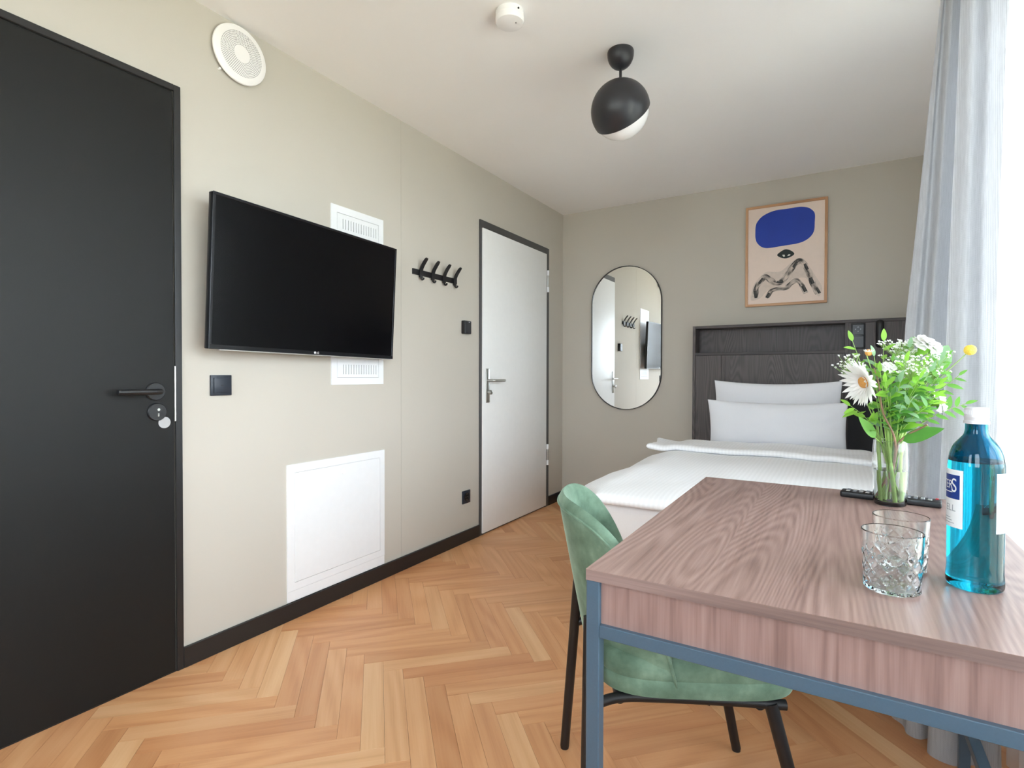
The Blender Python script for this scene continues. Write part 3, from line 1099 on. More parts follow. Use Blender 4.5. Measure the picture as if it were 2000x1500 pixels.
ST1 = [(-0.1852, -0.2813), (-0.1772, -0.2163), (-0.1512, -0.1733), (-0.1232, -0.1473), (-0.0942, -0.1663), (-0.0632, -0.1923), (-0.0332, -0.1943), (-0.0032, -0.1693), (0.0318, -0.1163), (0.0608, -0.0753), (0.0898, -0.0563), (0.1148, -0.0753), (0.1288, -0.1103), (0.1538, -0.1673), (0.1688, -0.2173), (0.1978, -0.2853)]
ST2 = [(-0.1092, -0.2873), (-0.0832, -0.2463), (-0.0432, -0.2353), (0.0078, -0.2313), (0.0418, -0.2013), (0.0718, -0.1873), (0.0958, -0.2113), (0.1158, -0.2513), (0.1278, -0.2773)]
GHOST = [(-0.2142, -0.2993), (-0.1982, -0.2033), (-0.1572, -0.1443), (-0.1152, -0.1113), (-0.0742, -0.1153), (-0.0292, -0.1163), (0.0058, -0.0923), (0.0408, -0.0593), (0.0798, -0.0443), (0.1188, -0.0653), (0.1528, -0.1123), (0.1868, -0.1753), (0.2208, -0.2433), (0.2078, -0.3013), (0.1878, -0.2893), (0.1638, -0.2333), (0.1248, -0.1753), (0.0758, -0.1763), (0.0268, -0.2053), (-0.0332, -0.2223), (-0.0842, -0.2293), (-0.1192, -0.2553), (-0.1562, -0.2923)]


def closed_smooth(pts, per=5):
    n = len(pts)
    out = []
    P = [Vector((p[0], p[1], 0)) for p in pts]
    for i in range(n):
        a, b, c, d = P[i - 1], P[i], P[(i + 1) % n], P[(i + 2) % n]
        for s in range(per):
            t = s / per
            out.append(0.5 * ((2 * b) + (c - a) * t + (2 * a - 5 * b + 4 * c - d) * t * t + (3 * b - a - 3 * c + d) * t ** 3))
    return out


def flat_shape(name, mat, pts, y, sm=True):
    P = closed_smooth(pts) if sm else [Vector((p[0], p[1], 0)) for p in pts]
    mb = MB()
    mb.prism([(pcx + p.x, y, pcz + p.y) for p in P], (0, -0.0002, 0))
    return mb.build(name, mat, sheet, smooth=0)


def wash(name, lo, hi, thr=0.5, soft=0.15):
    """dry-brush ink: streaks along the stroke let the paper show"""
    k = NT(name)
    uv = k.node('ShaderNodeTexCoord')
    mp = k.node('ShaderNodeMapping')
    mp.inputs['Scale'].default_value = (3.0, 26.0, 1.0)
    k.link(uv.outputs['UV'], mp.inputs['Vector'])
    nz = k.node('ShaderNodeTexNoise', i_Scale=1.0, i_Detail=3.0)
    k.link(mp.outputs[0], nz.inputs['Vector'])
    n2 = k.node('ShaderNodeTexNoise', i_Scale=1.7, i_Detail=1.0)
    k.link(uv.outputs['UV'], n2.inputs['Vector'])
    v = k.math('ADD', k.math('MULTIPLY', nz.outputs[0], 0.55), k.math('MULTIPLY', n2.outputs[0], 0.6))
    k.link(k.ramp(v, [(thr - soft, lin(lo)), (thr + soft, lin(hi))]), k.b.inputs['Base Color'])
    k.b.inputs['Roughness'].default_value = 0.6
    return k.m


M['ink_stroke'] = wash('dry_brush_ink', (22, 26, 26), (214, 196, 182), 0.57, 0.10)
M['ink_ghost'] = wash('pale_grey_wash', (176, 164, 152), (222, 201, 182), 0.52, 0.2)


def stroke(name, mat, pts, w, y):
    P = catmull([(p[0], p[1], 0) for p in pts], 6)
    bm = bmesh.new()
    uvl = bm.loops.layers.uv.new('UVMap')
    rows = []
    s = 0.0
    for i, p in enumerate(P):
        t = (P[min(i + 1, len(P) - 1)] - P[max(i - 1, 0)]).normalized()
        nrm = Vector((-t.y, t.x, 0))
        if i:
            s += (p - P[i - 1]).length
        ww = w * (0.85 + 0.3 * noise.noise(Vector((s * 22, 3.1, 0))))
        rows.append([(bm.verts.new(Vector((pcx + q.x, y, pcz + q.y)) - OFF[sheet.name_full]), s / 0.1, jj / 4.0) for jj, q in enumerate(p + nrm * ww * (e / 2.0 - 1.0) for e in range(5))])
    for a, b in zip(rows[:-1], rows[1:]):
        for j in range(4):
            q = (a[j], a[j + 1], b[j + 1], b[j])
            f = bm.faces.new([x[0] for x in q])
            for lp_, x in zip(f.loops, q):
                lp_[uvl].uv = (x[1], x[2])
    me = bpy.data.meshes.new(name)
    bm.to_mesh(me)
    bm.free()
    me.materials.append(M[mat])
    o = bpy.data.objects.new(name, me)
    COL.objects.link(o)
    o.parent = sheet


yp = D - 0.0166
flat_shape('blue_shape', 'print_blue', BLOB, yp)
M['pale_wash'] = plain('pale_grey_ink_wash', (212, 195, 182), 0.6, var=0.06, nscale=40)
flat_shape('grey_wash', 'pale_wash', GHOST, yp)
flat_shape('eye', 'print_black', EYE, yp)
flat_shape('eye_white', 'print_white', W1, yp - 0.0004, False)
flat_shape('eye_white', 'print_white', W2, yp - 0.0004, False)
stroke('brush_stroke', 'ink_stroke', ST1, 0.021, yp - 0.0005)
stroke('brush_stroke', 'ink_stroke', ST2, 0.017, yp - 0.0006)
M['ink_blot'] = wash('dense_dry_ink', (18, 22, 22), (120, 112, 104), 0.66, 0.12)
for bx_, bz_, sx_, sz_, rot_ in ((-0.183, -0.262, 0.011, 0.026, 0.1), (-0.104, -0.276, 0.011, 0.018, -0.5), (0.117, -0.246, 0.012, 0.022, 0.4), (0.160, -0.196, 0.012, 0.022, 0.35), (0.199, -0.266, 0.009, 0.020, 0.5), (0.062, -0.080, 0.009, 0.022, -0.6), (0.127, -0.100, 0.010, 0.022, 0.4), (-0.030, -0.190, 0.020, 0.009, 0.1), (-0.150, -0.172, 0.009, 0.022, -0.6)):
    stroke('ink_blot', 'ink_blot', [(bx_ + sz_ * math.sin(rot_) * q, bz_ - sz_ * math.cos(rot_) * q) for q in (-1, -0.4, 0.2, 1)] if sz_ > sx_ else [(bx_ + sx_ * q, bz_ + 0.004 * q * q) for q in (-1, -0.4, 0.2, 1)], min(sx_, sz_), yp - 0.0009)

# ================================================================== headboard with niche
hb = thing('headboard', 'dark stained oak headboard with long open niche behind the pillows', 'headboard', (1.80, D, 0))
yf = 4.003
hx0, hx1, hzt = 1.105, 2.488, 1.402
nx1 = 2.036
box_part('side_panel', 'dark_oak', hb, hx0, hx0 + 0.019, yf, D, 0.0, hzt, 0.001)
box_part('top_board', 'dark_oak_x', hb, hx0 + 0.019, hx1, yf, D, hzt - 0.019, hzt, 0.001)
box_part('niche_shelf', 'dark_oak_x', hb, hx0 + 0.019, nx1, yf, D, 1.193, 1.212, 0.001)
box_part('niche_back', 'dark_oak', hb, hx0 + 0.019, nx1, D - 0.02, D, 1.212, hzt - 0.019, 0)
box_part('divider', 'dark_oak', hb, nx1, nx1 + 0.019, yf, D, 0.0, hzt - 0.019, 0.001)
box_part('front_panel', 'dark_oak', hb, hx0 + 0.019, 1.300, yf + 0.004, D - 0.02, 0.0, 1.192, 0.001)
box_part('front_strip', 'dark_oak', hb, 1.3005, 1.3245, yf + 0.0085, D - 0.02, 0.0, 1.192, 0.001)
box_part('front_panel', 'dark_oak', hb, 1.325, nx1 - 0.001, yf + 0.004, D - 0.02, 0.0, 1.192, 0.001)
box_part('right_panel', 'dark_oak', hb, nx1 + 0.0195, hx1, yf + 0.003, yf + 0.022, 0.905, hzt - 0.020, 0.001)
box_part('niche_back', 'niche', hb, nx1 + 0.0195, hx1, D - 0.015, D, 0.0, hzt - 0.020, 0)
box_part('niche_floor', 'niche', hb, nx1 + 0.0195, hx1, yf + 0.003, D - 0.016, 0.30, 0.56, 0.001)

pp = thing('headboard_switch', 'black double switch plate set in headboard above flowers', 'switch', (2.106, yf, 1.2))
box_part('plate', 'black_plastic', pp, 2.067, 2.144, yf - 0.006, yf + 0.003, 1.218, 1.377, 0.0025, 2)
rk = box_part('rocker', 'black_plastic', pp, 2.075, 2.136, yf - 0.009, yf - 0.006, 1.305, 1.369, 0.0015)
mb = MB()
for dx, dz in ((0, 0.016), (0, -0.016), (0.016, 0), (-0.016, 0)):
    e = Vector((dx, 0, dz)).normalized()
    pq = Vector((e.z, 0, -e.x))
    c0 = Vector((2.1055, yf - 0.0091, 1.340))
    mb.prism([c0 + e * 0.017, c0 + e * 0.011 + pq * 0.005, c0 + e * 0.011 - pq * 0.005], (0, -0.0003, 0))
mb.build('arrow_marks', 'sticker', rk, smooth=0)
box_part('socket_insert', 'black_plastic', pp, 2.075, 2.136, yf - 0.0085, yf - 0.006, 1.227, 1.297, 0.0015)

rl_ = thing('reading_lamp', 'slim black reading lamp on headboard beside switch plate', 'lamp', (2.217, yf, 1.24))
pts = catmull([(2.217, yf - 0.012, 1.238), (2.217, yf - 0.02, 1.25), (2.217, yf - 0.022, 1.31), (2.217, yf - 0.02, 1.365), (2.217, yf - 0.012, 1.376)], 5)
MB().tube(pts, [0.012] + [0.0215] * (len(pts) - 2) + [0.014], 18).build('lamp_head', 'black_metal', rl_)
MB().tube([(2.217, yf + 0.003, 1.30), (2.217, yf - 0.02, 1.30)], 0.012, 14).build('mount', 'black_metal', rl_)

# ================================================================== bed
bx0, bx1, by0, by1 = 1.13, 2.13, 2.06, 4.000
bed = thing('bed', 'single bed with white sheeted mattress under the duvet', 'bed', (1.63, 3.0, 0))
box_part('bed_base', 'grey_base', bed, bx0 + 0.01, bx1 - 0.01, by0 + 0.01, by1, 0.10, 0.30, 0.01, 2)
box_part('mattress', 'mattress', bed, bx0, bx1, by0, by1, 0.30, 0.535, 0.035, 4)
for xx in (bx0 + 0.07, bx1 - 0.07):
    for yy in (by0 + 0.08, by1 - 0.1):
        MB().tube([(xx, yy, 0.10), (xx, yy, 0.0)], [0.028, 0.022], 14).build('leg', 'black_metal', bed)


def nz3(x, y, z=0.0):
    return noise.noise(Vector((x, y, z)))


def duvet_z(x, y):
    z = 0.572
    z += 0.010 * nz3(x * 3.1, y * 2.3, 1.7) + 0.006 * nz3(x * 8.0, y * 5.0, 4.2)
    z += 0.008 * math.sin(y * 9 + x * 3 + 2 * nz3(x * 2, y * 2, 9)) * smoothstep(1.5, 1.0, x)
    if x < bx0 + 0.06:
        e = (bx0 + 0.06 - x)
        z -= 1.0 * e * e + 0.02 * smoothstep(0, 0.2, e)
    if x > bx1 - 0.02:
        e = x - (bx1 - 0.02)
        z -= 3.0 * e * e
    if y < by0 + 0.10:
        e = by0 + 0.10 - y
        z -= 1.0 * e * e
    return z


dv = thing('duvet', 'white striped duvet spread over the bed with turned down top', 'duvet', (1.63, 3.0, 0.55))
dx0, dx1, dy0, dy1 = 0.905, 2.235, 2.015, 3.66
NX, NY = 76, 88
LAY = 8


def duvet_layer(x0f, x1f, y0, y1, zf, th, NX, NY, name, parent, mat):
    """puffy closed sheet: top surface, rounded rim, underside"""
    mb = MB()

    def pos(i, j, side):
        u, v = i / (NX - 1), j / (NY - 1)
        # more samples near the rim
        u = 0.5 - 0.5 * math.cos(math.pi * u) if True else u
        v = 0.5 - 0.5 * math.cos(math.pi * v) if True else v
        y = y0 + (y1 - y0) * v
        xa, xb = x0f(y), x1f(y)
        x = xa + (xb - xa) * u
        e = min((x - xa), (xb - x), (y - y0), (y1 - y))
        h = th * math.sqrt(max(0.0, 1 - (1 - min(1.0, e / 0.03)) ** 2))
        yy = y + 0.006 * nz3(x * 5, 0.3, y0) * (1 - smoothstep(0, 0.1, min(y - y0, y1 - y)))
        return Vector((x, yy, zf(x, y) + (h / 2 if side > 0 else -h / 2)))
    top = mb.grid(lambda i, j: pos(i, j, 1), NX, NY)
    bot = mb.grid(lambda i, j: pos(i, j, -1), NX, NY)
    bmesh.ops.remove_doubles(mb.bm, verts=mb.bm.verts[:], dist=0.0004)
    return mb.build(name, mat, parent, smooth=60)


def left_edge(y):
    base = dx0 + 0.02 * nz3(y * 2.3, 0.2, 5.0)
    return base + 0.055 * smoothstep(3.1, 2.4, y) + 0.19 * smoothstep(2.42, 2.02, y) + 0.06 * smoothstep(3.0, 3.6, y)


duvet_layer(left_edge, lambda y: dx1, dy0, dy1, duvet_z, 0.042, NX, NY, 'cover', dv, 'bed_white')


def fold_z(x, y):
    z = duvet_z(max(x, 1.10), y) + 0.040 + 0.006 * nz3(x * 4, y * 9, 7)
    if x < 1.1:
        z += 0.02 * smoothstep(1.1, 0.9, x)
    return z


duvet_layer(lambda y: 0.985 - 0.10 * (y - 3.3) + 0.015 * nz3(y * 9, 1.0, 2.0), lambda y: dx1 + 0.01, 3.30, 3.715, fold_z, 0.036, 60, 34, 'turned_down_fold', dv, 'bed_white')


def pillow(name, label, center, w, h, th, lean, seed, group):
    """standing pillow: local x across, z up, leaning back by lean"""
    Mx = Matrix.Translation(center) @ Matrix.Rotation(-lean, 4, 'X')
    mb = MB()
    n1, n2 = 44, 30

    def pos(i, j, side):
        s, t = -1 + 2 * i / (n1 - 1), -1 + 2 * j / (n2 - 1)
        s = math.sin(s * math.pi / 2)
        t = math.sin(t * math.pi / 2)
        x = w / 2 * s * (1 - 0.030 * (1 - t * t))
        z = h / 2 * t * (1 - 0.10 * (1 - s * s) * (1 if t > 0 else 0.3))
        prof = ((1 - abs(s) ** 2.6) * (1 - abs(t) ** 2.4)) ** 0.55
        y = side * th / 2 * prof
        k_ = 0.010 * nz3(x * 6 + seed, z * 9, side * 2.0) + 0.005 * nz3(x * 14 + seed, z * 14, side * 5.0)
        # gather creases running in from the corners
        cr = 0.007 * math.sin(14 * (abs(s) - abs(t)) + seed) * smoothstep(0.5, 1.0, abs(s)) * prof
        y += (k_ + cr) * prof * (1 if side < 0 else 0.6)
        return Mx @ Vector((x, y, z + h / 2))
    mb.grid(lambda i, j: pos(i, j, 1), n1, n2)
    mb.grid(lambda i, j: pos(i, j, -1), n1, n2)
    bmesh.ops.remove_doubles(mb.bm, verts=mb.bm.verts[:], dist=0.0005)
    o = mb.build(name, 'pillow_white', None, origin=center, smooth=70)
    return tag(o, label, 'pillow', group)


pillow('pillow', 'taller white pillow at the back against the headboard', (1.652, 3.925, 0.545), 0.745, 0.475, 0.11, -R(5), 3.3, 'pillows on the bed')
pillow('pillow', 'lower white pillow standing in front of the other pillow', (1.660, 3.806, 0.550), 0.790, 0.350, 0.135, -R(12), 8.1, 'pillows on the bed')

# ================================================================== desk
TX0, TX1, TY0, TY1, TZ = 1.642, 2.303, 0.842, 1.810, 0.725
dk = thing('desk', 'greyed oak desk with blue grey steel frame', 'desk', (1.97, 1.33, 0))
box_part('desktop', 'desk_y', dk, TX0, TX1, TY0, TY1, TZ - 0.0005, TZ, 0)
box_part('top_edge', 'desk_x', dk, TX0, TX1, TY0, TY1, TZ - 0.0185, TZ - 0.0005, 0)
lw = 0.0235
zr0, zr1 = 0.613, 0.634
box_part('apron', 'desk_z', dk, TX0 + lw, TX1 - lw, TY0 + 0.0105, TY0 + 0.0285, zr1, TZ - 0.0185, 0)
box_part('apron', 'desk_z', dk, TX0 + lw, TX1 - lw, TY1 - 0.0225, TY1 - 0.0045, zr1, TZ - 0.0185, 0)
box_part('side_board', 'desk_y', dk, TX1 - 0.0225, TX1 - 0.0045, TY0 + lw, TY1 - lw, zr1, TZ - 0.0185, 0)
for xx in (TX0 + lw / 2, TX1 - lw / 2):
    for yy in (TY0 + lw / 2 + 0.001, TY1 - lw / 2 - 0.001):
        lg = MB().sqtube((xx, yy, 0.004), (xx, yy, TZ - 0.0186), lw).build('leg', 'desk_steel', dk)
        MB().box(xx - 0.009, xx + 0.009, yy - 0.009, yy + 0.009, 0.0, 0.005).build('foot', 'black_plastic', lg)
for yy in (TY0 + lw / 2 + 0.001, TY1 - lw / 2 - 0.001):
    box_part('rail', 'desk_steel', dk, TX0 + lw, TX1 - lw, yy - lw / 2, yy + lw / 2, zr0, zr1, 0.001)
for xx in (TX1 - lw / 2,):
    box_part('rail', 'desk_steel', dk, xx - lw / 2, xx + lw / 2, TY0 + lw + 0.001, TY1 - lw - 0.001, zr0, zr1, 0.001)
box_part('stretcher', 'desk_steel', dk, TX1 - lw, TX1, TY0 + lw + 0.001, TY1 - lw - 0.001, 0.155, 0.178, 0.001)

# ================================================================== chair
Fx = Vector((0.866, 0.5))
cc = Vector((1.653, 1.286))
CA = 0.485
Mc = Matrix.Translation((cc.x, cc.y, 0)) @ Matrix.Rotation(CA, 4, 'Z')
ch = thing('chair', 'green velvet chair with black metal legs pulled up to the desk', 'chair', Mx=Mc)
zb0, ztop = 0.405, 0.760
PHM = 1.509


def shell_pt(phi, w, inner):
    """point of the curved back: phi 0 = middle of the back, w 0..1 from seat level to rim"""
    a = abs(phi) / PHM
    h = zb0 + (ztop - zb0) * max(0.0, 1 - a ** 4.134)
    z = zb0 + (h - zb0) * w
    g = (z - zb0) / (ztop - zb0)
    rx = 0.185 + 0.068 * g - inner
    ry = 0.205 + 0.061 * g - inner
    return Vector((-rx * math.cos(phi) ** 0.9 if math.cos(phi) > 0 else -rx * math.cos(phi), ry * math.sin(phi), z))


mb = MB()
NP, NW = 49, 12
TH = 0.024


def sec(i, j):
    phi = -PHM * 0.985 + 2 * PHM * 0.985 * i / (NP - 1)
    if j < NW:
        return shell_pt(phi, j / (NW - 1) * 0.985, 0.0)
    if j < NW + 3:
        q = (j - NW + 1) / 4.0
        p0, p1 = shell_pt(phi, 0.985, 0.0), shell_pt(phi, 0.985, TH)
        p = p0.lerp(p1, q)
        p.z += 0.016 * math.sin(math.pi * q)
        return p
    return shell_pt(phi, (1 - (j - NW - 3) / (NW - 1)) * 0.985, TH)


rows = mb.grid(sec, NP, 2 * NW + 3, cv=True)
mb.cap(rows[0]); mb.cap(rows[-1])
bk = mb.build('backrest', 'velvet', ch, local=True, smooth=55)
mb = MB()
pp_ = []
for i in range(NP):
    phi = -PHM * 0.985 + 2 * PHM * 0.985 * i / (NP - 1)
    p = shell_pt(phi, 0.97, -0.001)
    pp_.append(p)
mb.tube(pp_, 0.0032, 8)
mb.build('piping', 'velvet', bk, local=True)


def seat_pt(i, j, n, z0, z1, grow):
    th = 2 * math.pi * i / n
    ex = 2.0 / 4.2
    cx_, sy_ = math.cos(th), math.sin(th)
    x = 0.035 + (0.215 + grow) * math.copysign(abs(cx_) ** ex, cx_)
    y = (0.212 + grow) * math.copysign(abs(sy_) ** ex, sy_)
    return x, y


mb = MB()
prof_s = [(0.0, 0.400), (0.9, 0.398), (0.98, 0.402), (1.0, 0.415), (1.0, 0.432), (0.985, 0.437), (1.0, 0.443), (1.0, 0.462), (0.97, 0.476), (0.88, 0.484), (0.5, 0.490), (0.0, 0.490)]
ns_ = 56
rows = []
for (f, z) in prof_s:
    if f == 0:
        rows.append([mb.bm.verts.new((0.035, 0, z))])
    else:
        row = []
        for i in range(ns_):
            x, y = seat_pt(i, 0, ns_, 0, 0, 0)
            row.append(mb.bm.verts.new((0.035 + (x - 0.035) * f, y * f, z)))
        rows.append(row)
for a_, b_ in zip(rows[:-1], rows[1:]):
    for q in range(ns_):
        q2 = (q + 1) % ns_
        if len(a_) == 1:
            mb.bm.faces.new((a_[0], b_[q2], b_[q]))
        elif len(b_) == 1:
            mb.bm.faces.new((a_[q], a_[q2], b_[0]))
        else:
            mb.bm.faces.new((a_[q], a_[q2], b_[q2], b_[q]))
seat = mb.build('seat', 'velvet', ch, local=True, smooth=50)
# legs: feet measured on the floor, tops at the frame
feet = {}
for kf, wx, wy in (('rf', 1.351, 1.375), ('rn', 1.591, 0.960), ('ff', 1.767, 1.615), ('fn', 1.990, 1.225)):
    lv_ = Matrix.Rotation(-CA, 2) @ (Vector((wx, wy)) - cc)
    feet[kf] = (lv_.x, lv_.y)
tops = {'rf': (-0.190, 0.165, 0.545), 'rn': (-0.190, -0.165, 0.545), 'ff': (0.17, 0.19, 0.392), 'fn': (0.17, -0.19, 0.392)}
for kf in feet:
    fx, fy = feet[kf]
    tx, ty, tz = tops[kf]
    lg = MB().tube([(tx, ty, tz), ((tx + fx) / 2, (ty + fy) / 2, tz / 2), (fx, fy, 0.006)], [0.0135, 0.013, 0.0125], 16).build('leg', 'black_metal', ch, local=True)
    MB().tube([(fx, fy, 0.0), (fx, fy, 0.008)], 0.0115, 14).build('foot', 'black_plastic', lg, local=True)
for s in (1, -1):
    ft, tp = feet['rf' if s > 0 else 'rn'], tops['rf' if s > 0 else 'rn']
    k_ = (tp[2] - 0.372) / tp[2]
    px_, py_ = tp[0] + (ft[0] - tp[0]) * k_, tp[1] + (ft[1] - tp[1]) * k_
    pts = catmull([(px_, py_, 0.372), (px_ + 0.06, s * 0.185, 0.388), (-0.05, s * 0.182, 0.390), (0.10, s * 0.186, 0.390), (0.20, s * 0.19, 0.388)], 5)
    MB().tube(pts, 0.0105, 12).build('side_tube', 'black_metal', ch, local=True)
MB().tube([(0.15, -0.19, 0.385), (0.15, 0.19, 0.385)], 0.0105, 12).build('cross_tube', 'black_metal', ch, local=True)
MB().tube([(-0.13, -0.185, 0.385), (-0.13, 0.185, 0.385)], 0.0105, 12).build('cross_tube', 'black_metal', ch, local=True)

# ================================================================== curtains
LV = {  # level z: outline (x, y) from the near edge to the far edge
    2.395: [(2.366, 1.815), (2.356, 1.838), (2.333, 1.868), (2.300, 1.835), (2.283, 1.875), (2.305, 1.985), (2.279, 1.945), (2.268, 1.965), (2.264, 1.96), (2.266, 1.975), (2.29, 2.06), (2.33, 2.08)],
    1.20: [(2.342, 1.805), (2.338, 1.832), (2.325, 1.876), (2.287, 1.840), (2.257, 1.878), (2.278, 2.045), (2.236, 1.978), (2.214, 2.01), (2.194, 1.992), (2.175, 2.03), (2.21, 2.10), (2.30, 2.13)],
    0.012: [(2.364, 1.785), (2.355, 1.815), (2.330, 1.862), (2.275, 1.833), (2.222, 1.862), (2.262, 1.965), (2.214, 1.915), (2.184, 1.928), (2.176, 1.968), (2.152, 2.008), (2.19, 2.08), (2.30, 2.11)],
}
lv_s = sorted(LV, reverse=True)
curv = {z: catmull([(x, y, 0) for x, y in LV[z]], 9) for z in lv_s}
NC = len(curv[1.20])
NZ = 40


def curt(i, j):
    z = 2.395 + (0.012 - 2.395) * j / (NZ - 1)
    if z >= 1.20:
        a_, b_, t = curv[2.395], curv[1.20], (2.395 - z) / (2.395 - 1.20)
    else:
        a_, b_, t = curv[1.20], curv[0.012], (1.20 - z) / (1.20 - 0.012)
    p = a_[i].lerp(b_[i], t)
    return Vector((p.x + 0.002 * nz3(i * 0.15, z * 3, 2), p.y + 0.003 * nz3(i * 0.12, z * 2.2, 6), z))


mb = MB()
mb.grid(curt, NC, NZ)
r_ = bmesh.ops.solidify(mb.bm, geom=mb.bm.faces[:], thickness=0.003)
cu = mb.build('curtain', 'linen_curtain', None, origin=(2.28, 1.85, 0.0), smooth=60)
tag(cu, 'grey linen curtain hanging in folds beside the desk', 'curtain')

mb = MB()
NCS = 260


def sheer(i, j):
    t = i / (NCS - 1)
    y = -0.70 + (2.72 + 0.70) * t
    z = 2.395 - 2.375 * j / 11
    return Vector((2.415 + 0.022 * math.sin(y * 52 + 0.8 * math.sin(y * 7)) * (0.7 + 0.3 * j / 11), y + 0.004 * math.sin(y * 31), z))


mb.grid(sheer, NCS, 12)
sh = mb.build('sheer_curtain', 'sheer', None, origin=(2.415, 0.3, 0.0), smooth=180)
tag(sh, 'white sheer curtain across the window', 'curtain')

# ================================================================== things on the desk
M['clear_glass'] = glass('clear_glass', (253, 255, 255), 1.47)
kg = NT('cut_crystal')
gg = kg.node('ShaderNodeBsdfGlass', i_IOR=1.36, i_Roughness=0.0)
gg.inputs['Color'].default_value = (0.99, 1.0, 1.0, 1)
gt = kg.node('ShaderNodeBsdfTransparent')
gm = kg.node('ShaderNodeMixShader')
gm.inputs[0].default_value = 0.0
kg.link(gg.outputs[0], gm.inputs[1])
kg.link(gt.outputs[0], gm.inputs[2])
kg.link(gm.outputs[0], kg.out.inputs['Surface'])
M['crystal'] = kg.m
M['water'] = glass('water', (250, 253, 248), 1.33)
M['teal_glass'] = glass('teal_bottle_glass', (18, 150, 178), 1.36)
M['label_white'] = plain('white_paper_label', (236, 238, 240), 0.5, var=0.01)
M['label_blue'] = plain('navy_blue_ink', (10, 52, 132), 0.5, var=0.02)
M['label_grey'] = plain('grey_ink', (150, 156, 162), 0.5)
M['alu'] = plain('white_aluminium_cap', (226, 226, 230), 0.32, metal=0.35, var=0.02)


def tumbler(name, label, x, y, rot):
    """cut glass tumbler: heavy base, diamond relief on the lower two thirds"""
    h, rt, rb = 0.090, 0.0405, 0.0365
    prof = [(0, 0.0)]
    for r_ in (0.3, 0.6, 0.85, 0.95):
        prof.append((rb * r_, 0.0 if r_ < 0.9 else 0.0006))
    nzs = 46
    for q in range(nzs + 1):
        t = q / nzs
        prof.append((rb + (rt - rb) * t, 0.003 + (h - 0.0045) * t))
    prof += [(rt - 0.0006, h - 0.0004), (rt - 0.0013, h), (rt - 0.002, h - 0.0006)]
    for q in range(14):
        t = 1 - q / 13
        prof.append((rb - 0.0032 + (rt - 0.0022 - rb + 0.0032) * t ** 0.8, 0.0065 + (h - 0.0095) * t))
    prof += [(rb * 0.7, 0.0048), (rb * 0.35, 0.0045), (0, 0.0045)]

    def rad(r_, z, th):
        if r_ < rb * 0.98 or z < 0.004 or z > 0.064:
            return r_
        out = rb + (rt - rb) * (z - 0.003) / (h - 0.0045)
        if abs(r_ - out) > 1e-4:
            return r_
        a_ = th * 11 / (2 * math.pi)
        b_ = z / 0.0225
        d1_ = abs(((a_ + b_) % 1.0) - 0.5) * 2
        d2_ = abs(((a_ - b_) % 1.0) - 0.5) * 2
        edge = smoothstep(0.064, 0.058, z)
        cut = max(max(0, 1 - (1 - d1_) / 0.34), max(0, 1 - (1 - d2_) / 0.34))
        fine = 0.25 * max(0, 1 - abs(((a_ * 2 + b_ * 2) % 1.0) - 0.5) * 6)
        return r_ - (0.0017 * cut + 0.0004 * fine) * edge
    mb = MB()
    mb.lathe(prof, 132, Matrix.Translation((x, y, TZ + 0.0004)) @ Matrix.Rotation(rot, 4, 'Z'), rad)
    o = mb.build(name, 'crystal', None, origin=(x, y, TZ), smooth=28)
    return tag(o, label, 'glass', 'cut glass tumblers on the desk')


tumbler('tumbler', 'nearer cut glass tumbler on the desk beside the bottle', 2.0755, 1.003, 0.2)
tumbler('tumbler', 'cut glass tumbler standing behind the nearer one below vase', 2.0955, 1.119, 0.9)

# teal bottle of mineral water
BX, BY, BR = 2.186, 1.083, 0.0352
bo = thing('water_bottle', 'teal glass water bottle with white label and metal screw cap', 'bottle', (BX, BY, TZ))
MBt = Matrix.Translation((BX, BY, TZ))


def rnd_prof(pts, per=6):
    return [(max(0.0, p.x), p.y) for p in catmull([(a, b, 0) for a, b in pts], per)]


outer = [(0, 0.004), (BR * 0.55, 0.003), (BR * 0.8, 0.0)] + rnd_prof([(BR * 0.88, 0.0), (BR * 0.985, 0.004), (BR * 1.015, 0.011), (BR * 1.0, 0.021), (BR * 0.985, 0.030), (BR * 0.99, 0.06), (BR * 0.99, 0.12), (BR * 0.99, 0.180), (BR * 0.975, 0.192), (BR * 0.91, 0.206), (BR * 0.78, 0.2185), (BR * 0.60, 0.2275), (BR * 0.455, 0.2345), (BR * 0.405, 0.241), (BR * 0.395, 0.248), (BR * 0.395, 0.260)], 5) + [(BR * 0.39, 0.274), (0, 0.274)]
MB().lathe(outer, 64, MBt).build('bottle_body', 'teal_glass', bo, smooth=60)
# air space above the water line (surface faces inwards)
cav = [(0, 0.194), (BR * 0.86, 0.194), (BR * 0.895, 0.1955), (BR * 0.83, 0.206), (BR * 0.70, 0.2175), (BR * 0.52, 0.2265), (BR * 0.385, 0.2335), (BR * 0.33, 0.241), (BR * 0.315, 0.25), (BR * 0.315, 0.268), (0, 0.268)]
mb = MB()
mb.lathe(cav, 48, MBt)
bmesh.ops.recalc_face_normals(mb.bm, faces=mb.bm.faces[:])
bmesh.ops.reverse_faces(mb.bm, faces=mb.bm.faces[:])
mb.build('air_space', 'teal_glass', bo, smooth=60, fixn=False)
cr_ = BR * 0.425
capp = [(BR * 0.40, 0.2525), (cr_ * 1.06, 0.2525), (cr_ * 1.06, 0.2565), (cr_ * 0.99, 0.2575), (cr_ * 0.99, 0.2605), (cr_ * 1.02, 0.262), (cr_ * 1.02, 0.264), (cr_ * 0.99, 0.2655), (cr_ * 0.99, 0.2735), (cr_ * 0.95, 0.2765), (cr_ * 0.8, 0.2775), (0, 0.2775)]
cp = MB().lathe(capp, 48, MBt).build('screw_cap', 'alu', bo)
mb = MB()
